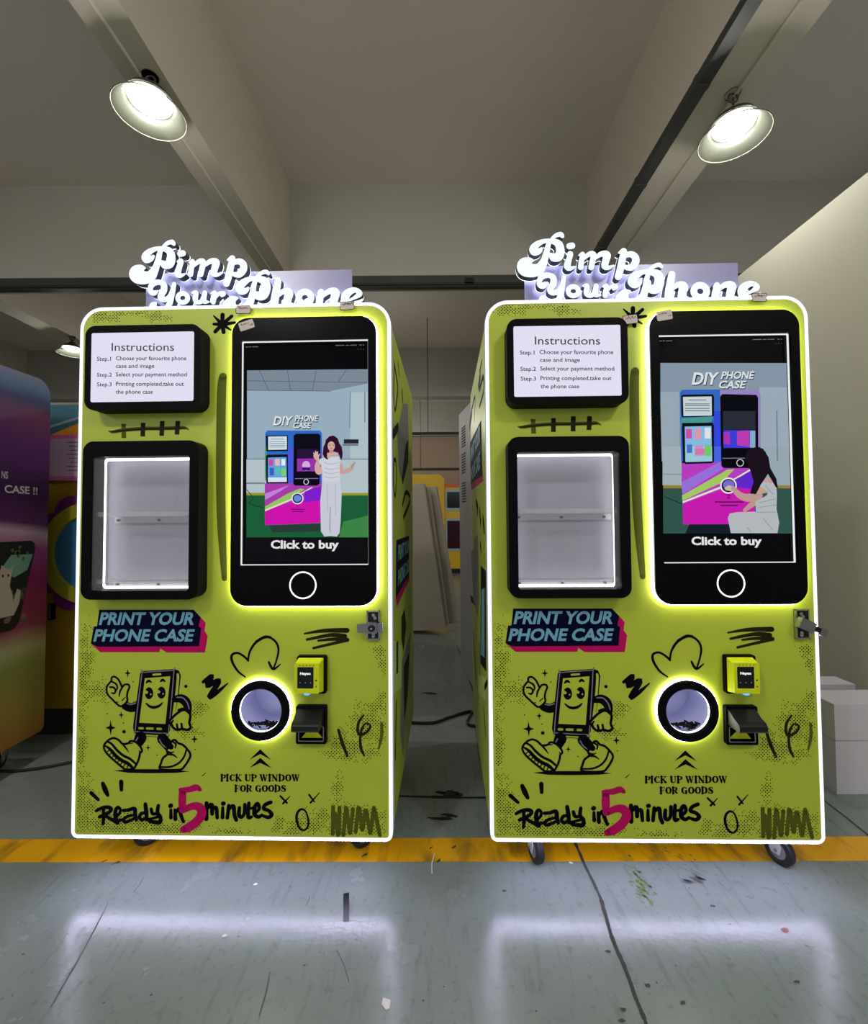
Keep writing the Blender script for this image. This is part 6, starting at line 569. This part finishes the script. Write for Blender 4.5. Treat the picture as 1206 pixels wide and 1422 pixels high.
        rnd = random.Random(20+k+10*variant)
        for j in range(7):
            x = -w*.34+j*w*.11; z = hh*(.12+.1*rnd.random()) if k != 1 else hh*(.18 if j < 5 else -.15)
            ribbon(mb, [(x, z, .0012), (x+.003*rnd.random(), z+.006*rnd.random(), .0012), (x+.004, z-.004*rnd.random(), .0012)], SCRIB if k != 0 else SCRIBR, lambda p, q: f(p, q, .0004))
        mb.build('price_label', T)
    # light sign on the roof
    mb = MB(); mb.box(-.410, .115, 1.914+CL, .4095, .121, 2.106+CL, FROST); mb.box(-.410, .09, 1.9135+CL, .4095, .13, 1.9145+CL, FROST); sg = mb.build('light_sign', T)
    for (a, b, c) in sign_letters():
        mb = MB()
        mb.add_mesh(b, SIGNS, lambda p: (p.x, .0850-p.z, p.y+CL)); mb.add_mesh(a, SIGNW, lambda p: (p.x, .0700-p.z, p.y+CL)); mb.add_mesh(c, SIGNB, lambda p: (p.x, .1000-p.z, p.y+CL))
        mb.build('letter', sg)
    # casters
    for u, w, ya in (((-.44, .155, 2.2), (.41, .155, 2.3), (-.43, .86, .4), (.43, .86, -.3)) if first else ((-.408, .139, .25), (.482, .138, .35), (-.43, .86, .2), (.43, .86, .5))):
        caster(T, u, w, ya)
    return T
machine(0, (-.7362, 1.6131, 0), -.0258, 'left lime green vending machine showing a standing waving woman on its screen')
machine(1, (.7562, 1.5842, 0), -.0205, 'right lime green vending machine showing a seated woman on its screen, its hasp swung open')
# ------------------------------------------------------------------ high bay lamps
SHADE = clear_mat('prismatic_shade', (44, 46, 38), 0.35, 0.35); DARKM = mat('lamp_dark', (58, 56, 50), 0.5, 0.3)
def high_bay(loc, r, top, label, power=55):
    T = thing('high_bay_lamp', label, 'ceiling lamp', loc, 0, 'high bay lamps')
    k = r/0.215
    mb = MB(); prof = [(.135*k, .095*k), (.140*k, .078*k), (.150*k, .062*k), (.178*k, .032*k), (.207*k, .004*k), (.215*k, 0), (.212*k, -.002*k), (.204*k, .001*k), (.174*k, .029*k), (.146*k, .059*k), (.135*k, .078*k), (.131*k, .095*k)]
    mb.lathe(prof, SHADE, 64); mb.build('shade', T, True)
    mb = MB(); mb.lathe([(.214*k, .003*k), (.218*k, 0), (.214*k, -.004*k), (.210*k, 0), (.214*k, .003*k)], mat('shade_rim', (96, 96, 84), 0.4), 64); mb.build('rim', T, True)
    mb = MB(); mb.lathe([(0, .062*k), (.06*k, .062*k), (.105*k, .066*k), (.125*k, .078*k), (.13*k, .09*k)], emitter('bulb_glow', (255, 254, 238), LAMP_EMIT), 40); mb.build('bulb', T, True)
    mb = MB(); mb.lathe([(.14*k, .095*k), (.12*k, .13*k), (.06*k, .16*k), (.03*k, .20*k), (0, .20*k)], DARKM, 40); mb.build('housing', T, True)
    mb = MB(); mb.tube([(0, 0, .19*k), (0, 0, top-.03)], .008, DARKM)
    mb.tube([(.032*math.cos(a), 0, top-.032+.032*math.sin(a)) for a in [i*math.pi/8 for i in range(16)]], .007, DARKM, 8, True); mb.lathe([(.05, top-.006), (.05, top), (0, top)], DARKM, 24); mb.build('hook', T, True)
    o = hall_point_light('bulb_light', (loc[0], loc[1], loc[2]+.035*k), power, .05); return T
high_bay((-1.865, 2.85, 3.945), .213, 4.2-3.945, 'left round high bay ceiling lamp glowing under the left beam')
high_bay((2.074, 3.0, 3.887), .218, 4.2-3.887, 'right round high bay ceiling lamp glowing beside the dark cable tray')
high_bay((-5.765, 7.0, 3.93), .20, 4.2-3.93, 'small far round lamp glowing at the left edge of the left lime machine')

# ------------------------------------------------------------------ machines in the background
def gradient_print():
    m = bpy.data.materials.new('gradient_print'); m.use_nodes = True; nt = m.node_tree; b = nt.nodes['Principled BSDF']; L = nt.links.new
    tc = nt.nodes.new('ShaderNodeTexCoord'); sp = nt.nodes.new('ShaderNodeSeparateXYZ'); L(tc.outputs['Object'], sp.inputs[0])
    wv = nt.nodes.new('ShaderNodeTexNoise'); wv.inputs['Scale'].default_value = 1.1; wv.inputs['Detail'].default_value = 1.5
    mp = nt.nodes.new('ShaderNodeMapping'); mp.inputs['Scale'].default_value = (1.2, 1, 2.0); mp.inputs['Rotation'].default_value = (0, .5, 0); L(tc.outputs['Object'], mp.inputs[0]); L(mp.outputs[0], wv.inputs['Vector'])
    a = nt.nodes.new('ShaderNodeMath'); a.operation = 'MULTIPLY_ADD'; a.inputs[1].default_value = .22; L(wv.outputs['Fac'], a.inputs[0]); L(sp.outputs['Z'], a.inputs[2])
    s2 = nt.nodes.new('ShaderNodeMath'); s2.operation = 'MULTIPLY_ADD'; s2.inputs[1].default_value = .12; L(sp.outputs['X'], s2.inputs[0]); L(a.outputs[0], s2.inputs[2])
    r = nt.nodes.new('ShaderNodeMapRange'); r.inputs[1].default_value = .25; r.inputs[2].default_value = 2.25; L(s2.outputs[0], r.inputs[0])
    c = nt.nodes.new('ShaderNodeValToRGB'); L(r.outputs[0], c.inputs[0]); e = c.color_ramp.elements
    stops = [(0, (168, 98, 50)), (.10, (160, 137, 68)), (.21, (139, 144, 78)), (.26, (175, 172, 131)), (.31, (144, 57, 91)), (.42, (137, 19, 90)), (.52, (155, 65, 139)), (.56, (185, 155, 180)), (.585, (90, 32, 98)), (.68, (47, 14, 80)), (.80, (78, 32, 100)), (.88, (98, 49, 98)), (.915, (44, 49, 106)), (.95, (82, 114, 155)), (1, (144, 122, 155))]
    e[0].position, e[0].color = stops[0][0], lin(stops[0][1]); e[1].position, e[1].color = stops[-1][0], lin(stops[-1][1])
    for p, col in stops[1:-1]:
        q = e.new(p); q.color = lin(col)
    L(c.outputs[0], b.inputs['Base Color']); b.inputs['Roughness'].default_value = .35
    return m
GP = gradient_print()
T = thing('vending_machine', 'purple and pink gradient vending machine cut off by the left edge of the picture', 'vending machine', (-2.14, 1.885, 0), math.pi/2)
mb = MB(); lp = rr(-.575, .0, .575, 1.90, .085, 8, .03); mb.prism(lp, 0, .95, GP); cb = mb.build('cabinet', T)
W_ = mat('white_lettering', (206, 200, 214), 0.5)
mb = MB(); put_text(mb, 'NS', .3055, 1.486, .338, 1.522, 1.486, W_, -.001, 0, .02); put_text(mb, 'CASE !!', .322, 1.416, .505, 1.455, 1.416, W_, -.001, 0, .02); mb.build('lettering', cb)
mb = MB(); q = lambda pts, m, w: mb.face([(y-1.885, w, z) for y, z in pts], m)
q([(1.75, 1.172), (2.36, 1.172), (2.380, 1.155), (2.383, 1.12), (2.300, .76), (2.28, .735), (2.26, .728), (1.75, .728)], mat('photo_dark', (22, 24, 26), .4), -.0008)
q([(2.19, 1.03), (2.25, 1.105), (2.37, 1.10), (2.34, 1.02), (2.27, .99)], mat('photo_teal', (112, 158, 146), .5), -.0010)
for k in range(26):
    r_ = random.Random(k); y, z = r_.uniform(2.2, 2.33), r_.uniform(.76, .93); q(blob(y, z, .02, .016, r_, 8), mat('photo_leaf_%d' % (k % 3), ((84, 100, 70), (120, 104, 96), (60, 66, 56))[k % 3], .5), -.0010-.00002*k)
for k in range(8):
    r_ = random.Random(40+k); q(blob(r_.uniform(2.25, 2.35), r_.uniform(1.08, 1.15), .012, .012, r_, 7), mat('photo_leaf_0', (84, 100, 70), .5), -.00125)
CATW = mat('photo_kitten', (186, 172, 160), .6)
q([(2.185, .80), (2.27, .80), (2.262, .90), (2.245, .95), (2.253, 1.0), (2.262, 1.055), (2.245, 1.035), (2.222, 1.04), (2.20, 1.06), (2.19, 1.0), (2.18, .95)], CATW, -.0016)
q(blob(2.236, 1.005, .006, .008, random.Random(1), 8, .1), mat('photo_dark', (22, 24, 26), .4), -.0018); q(blob(2.208, 1.005, .006, .008, random.Random(1), 8, .1), mat('photo_dark', (22, 24, 26), .4), -.0018)
q([(2.27, .80), (2.30, .86), (2.305, .92), (2.285, .93), (2.262, .86)], CATW, -.0015)
mb.build('photo_print', cb)
for u, w, ya in ((.44, .12, 2.0), (.44, .8, .3), (-.44, .12, .3), (-.44, .8, .3)): caster(T, u, w, ya)

T = thing('vending_machine', 'yellow and teal vending machine with a pink scalloped round window behind the purple one', 'vending machine', (-2.0, 2.68, 0))
YEM = mat('vivid_yellow', (160, 128, 24), .45); TEAL = mat('teal_paint', (50, 106, 122), .45); PUR = mat('purple_trim', (104, 34, 108), .45)
mb = MB(); mb.box(-.55, 0, .165, .55, .72, 1.975, YEM); mb.box(-.55, -.001, 1.78, .55, .3, 1.977, TEAL); cb = mb.build('cabinet', T)
mb = MB(); mb.face([(-.55, -.002, 1.77), (.10, -.002, 2.0-.03), (-.55, -.002, 1.976)], TEAL); mb.face([(-.32, -.0025, 1.795), (.3, -.0025, 1.795), (.3, -.0025, 1.97), (.0, -.0025, 1.93)], mat('orange_paint', (222, 150, 24), .45)); mb.face([(-.55, -.0028, 1.765), (.10, -.0028, 1.97), (.10, -.0028, 1.985), (-.55, -.0028, 1.78)], mat('pale_trim', (150, 170, 176), .5)); mb.build('top_print', cb)
mb = MB(); mb.prism(rrect(-.335, 1.515, .30, 1.79, .02), -.03, 0, mat('pink_frame', (196, 96, 150), .5)); pl = mb.build('notice_frame', T)
mb = MB(); mb.prism(rrect(-.300, 1.54, .27, 1.765, .015), -.032, -.03, mat('notice_sheet', (176, 150, 176), .6))
for k in range(8): mb.box(-.2+.012*(k % 3), -.033, 1.74-k*.024, .2, -.0319, 1.746-k*.024, mat('notice_line', (112, 80, 110), .6))
mb.build('notice_sheet', pl)
mb = MB(); cu, cv = -.03, 1.085
for k in range(12):
    a = 2*math.pi*k/12; mb.prism(circle(cu+.27*math.cos(a), cv+.27*math.sin(a), .105, 20), -.03-.0004*(k % 3), 0, PUR)
mb.prism(circle(cu, cv, .30, 40), -.0318, 0, PUR); wn = mb.build('scalloped_frame', T)
mb = MB(); mb.ring(circle(cu, cv, .30), circle(cu, cv, .225), -.06, -.03, mat('ring_yellow', (150, 146, 36), .4)); mb.build('ring', wn)
mb = MB(); mb.prism(circle(cu, cv, .225), -.04, -.03, mat('blue_glass', (52, 110, 150), .15)); mb.build('pane', wn)
mb = MB(); mb.box(-.305, -.02, .69, -.275, 0, .785, BLACKM); mb.box(-.292, -.03, .70, -.284, -.02, .775, STEEL); mb.build('handle', T)
mb = MB(); mb.box(-.53, .03, 0, .53, .70, .17, mat('base_black', (14, 14, 15), .6)); mb.build('base', T)

T = thing('vending_machine', 'far yellow rounded vending machine seen through the gap behind the leaning boards', 'vending machine', (-.25, 10.34, 0))
YF = mat('far_yellow', (236, 190, 20), .45)
mb = MB(); mb.prism(rrect(-.7, .11, .44, 2.30, .16, 8), 0, .9, YF); mb.prism([(.44, .11), (1.3, .11), (1.3, 2.08), (.44, 2.08)], .06, .9, YF); mb.build('cabinet', T)
mb = MB(); mb.box(.44, .05, 2.0, 1.3, .062, 2.08, mat('far_orange', (220, 110, 50), .5)); mb.build('top_stripe', T)
for z0, z1, c in ((1.46, 1.95, (22, 26, 38)), (.52, 1.28, (60, 20, 40))):
    mb = MB(); mb.box(.46, .04, z0, 1.2, .062, z1, mat('far_frame', (170, 190, 190), .4)); f = mb.build('window_frame', T)
    mb = MB(); mb.box(.50, .03, z0+.06, 1.16, .041, z1-.06, mat('far_glass_%d' % c[0], c, .15)); mb.build('pane', f)
mb = MB(); mb.lathe([(0, -.06), (.07, -.05), (.09, 0)], CHROME, 20, Matrix.Translation((.72, .06, .34)) @ Matrix.Rotation(-math.pi/2, 4, 'X') @ Matrix.Rotation(math.pi, 4, 'X')); mb.build('knob', T, True)
mb = MB(); mb.box(-.65, .1, 0, 1.2, .85, .12, mat('base_black', (14, 14, 15), .6)); mb.build('base', T)

# ------------------------------------------------------------------ leaning boards, grey cabinet, boxes, cables
FOAM = mat('pale_board', (176, 168, 152), .7, noise=.05, nscale=2)
for k, (bx, by, lab) in enumerate(((.075, 4.86, 'front white board leaning sideways behind the left machine'), (.125, 4.95, 'middle thin white board between the two other leaning boards'), (.235, 5.05, 'rear white board leaning behind the other two, nearest the grey cabinet'))):
    wd, hh, th = .62, 1.60 if k == 0 else 1.57, (.045, .03, .07)[k]; tl = (.142, .142, .165)[k]
    T_ = MB(); lp = rrect(-wd, 0, 0, hh, .02, 4)
    M = Matrix.Translation((bx, by, 0)) @ Matrix.Rotation(-.35, 4, 'Z') @ Matrix.Rotation(-tl, 4, 'Y')
    v = [M @ Vector((x, y, z)) for y in (0, th) for x, z in lp]; n = len(lp); lo = min(p.z for p in v)
    v = [(p.x, p.y, p.z-lo) for p in v]
    T_.mesh_part(v, [list(range(n)), list(range(n, 2*n))[::-1]]+[(i, n+i, n+(i+1) % n, (i+1) % n) for i in range(n)], FOAM)
    tag(T_.build('leaning_board'), lab, 'board', 'leaning white boards')
T = thing('metal_cabinet', 'tall pale grey vented cabinet standing behind the right machine', 'cabinet', (.2, 3.84, 0), -math.pi/2+.165)
GC = mat('pale_grey_metal', (158, 156, 158), .5)
mb = MB(); mb.box(0, 0, .0, .92, .62, 2.17, GC); cb = mb.build('body', T)
mb = MB()
for g0 in (2.02, 1.80, 1.56):
    for k in range(8): mb.box(.10, -.002, g0-k*.022, .24, .001, g0-k*.022+.010, mat('vent_dark', (52, 50, 50), .7))
mb.build('vent_slots', T)
BW = mat('white_carton', (206, 202, 214), .6)
T = thing('storage_box', 'large white box with a lid seam on the floor beside the right machine', 'box', (2.15, 2.165, 0), 0, 'white boxes by the right wall')
mb = MB(); mb.box(-.325, -.082, 0, .325, .085, .240, BW); mb.build('base', T)
mb = MB(); mb.box(-.327, -.084, .243, .327, .087, .406, BW); mb.build('lid', T)
T = thing('storage_box', 'lower white box behind the large one against the right wall', 'box', (1.9, 2.45, 0), 0, 'white boxes by the right wall')
mb = MB(); mb.box(-.30, -.07, 0, .30, .05, .385, BW); mb.build('body', T)
mb = MB(); mb.tube([(.301, -.03, .33), (.308, -.03, .33)], .008, BLACKM); mb.build('latch', T)
def cable(pts, r, label):
    P = catmull([(x, y, r) for x, y in pts], 8); mb = MB(); mb.tube([(x, y, r+.0005) for x, y, _ in P], r, mat('cable_black', (16, 16, 17), .5), 8)
    tag(mb.build('power_cable', smooth=True), label, 'cable', None)
cable(FLR['cable1'][:-1]+[(.19, 2.78), (.40, 2.75)], .009, 'black power cable crossing the floor in the gap between the machines')
cable([(-2.12, FLR['cable2'][0][1]-.12)]+FLR['cable2']+[(-1.45, 2.35)], .007, 'thin black cable on the floor beneath the purple machine at left')
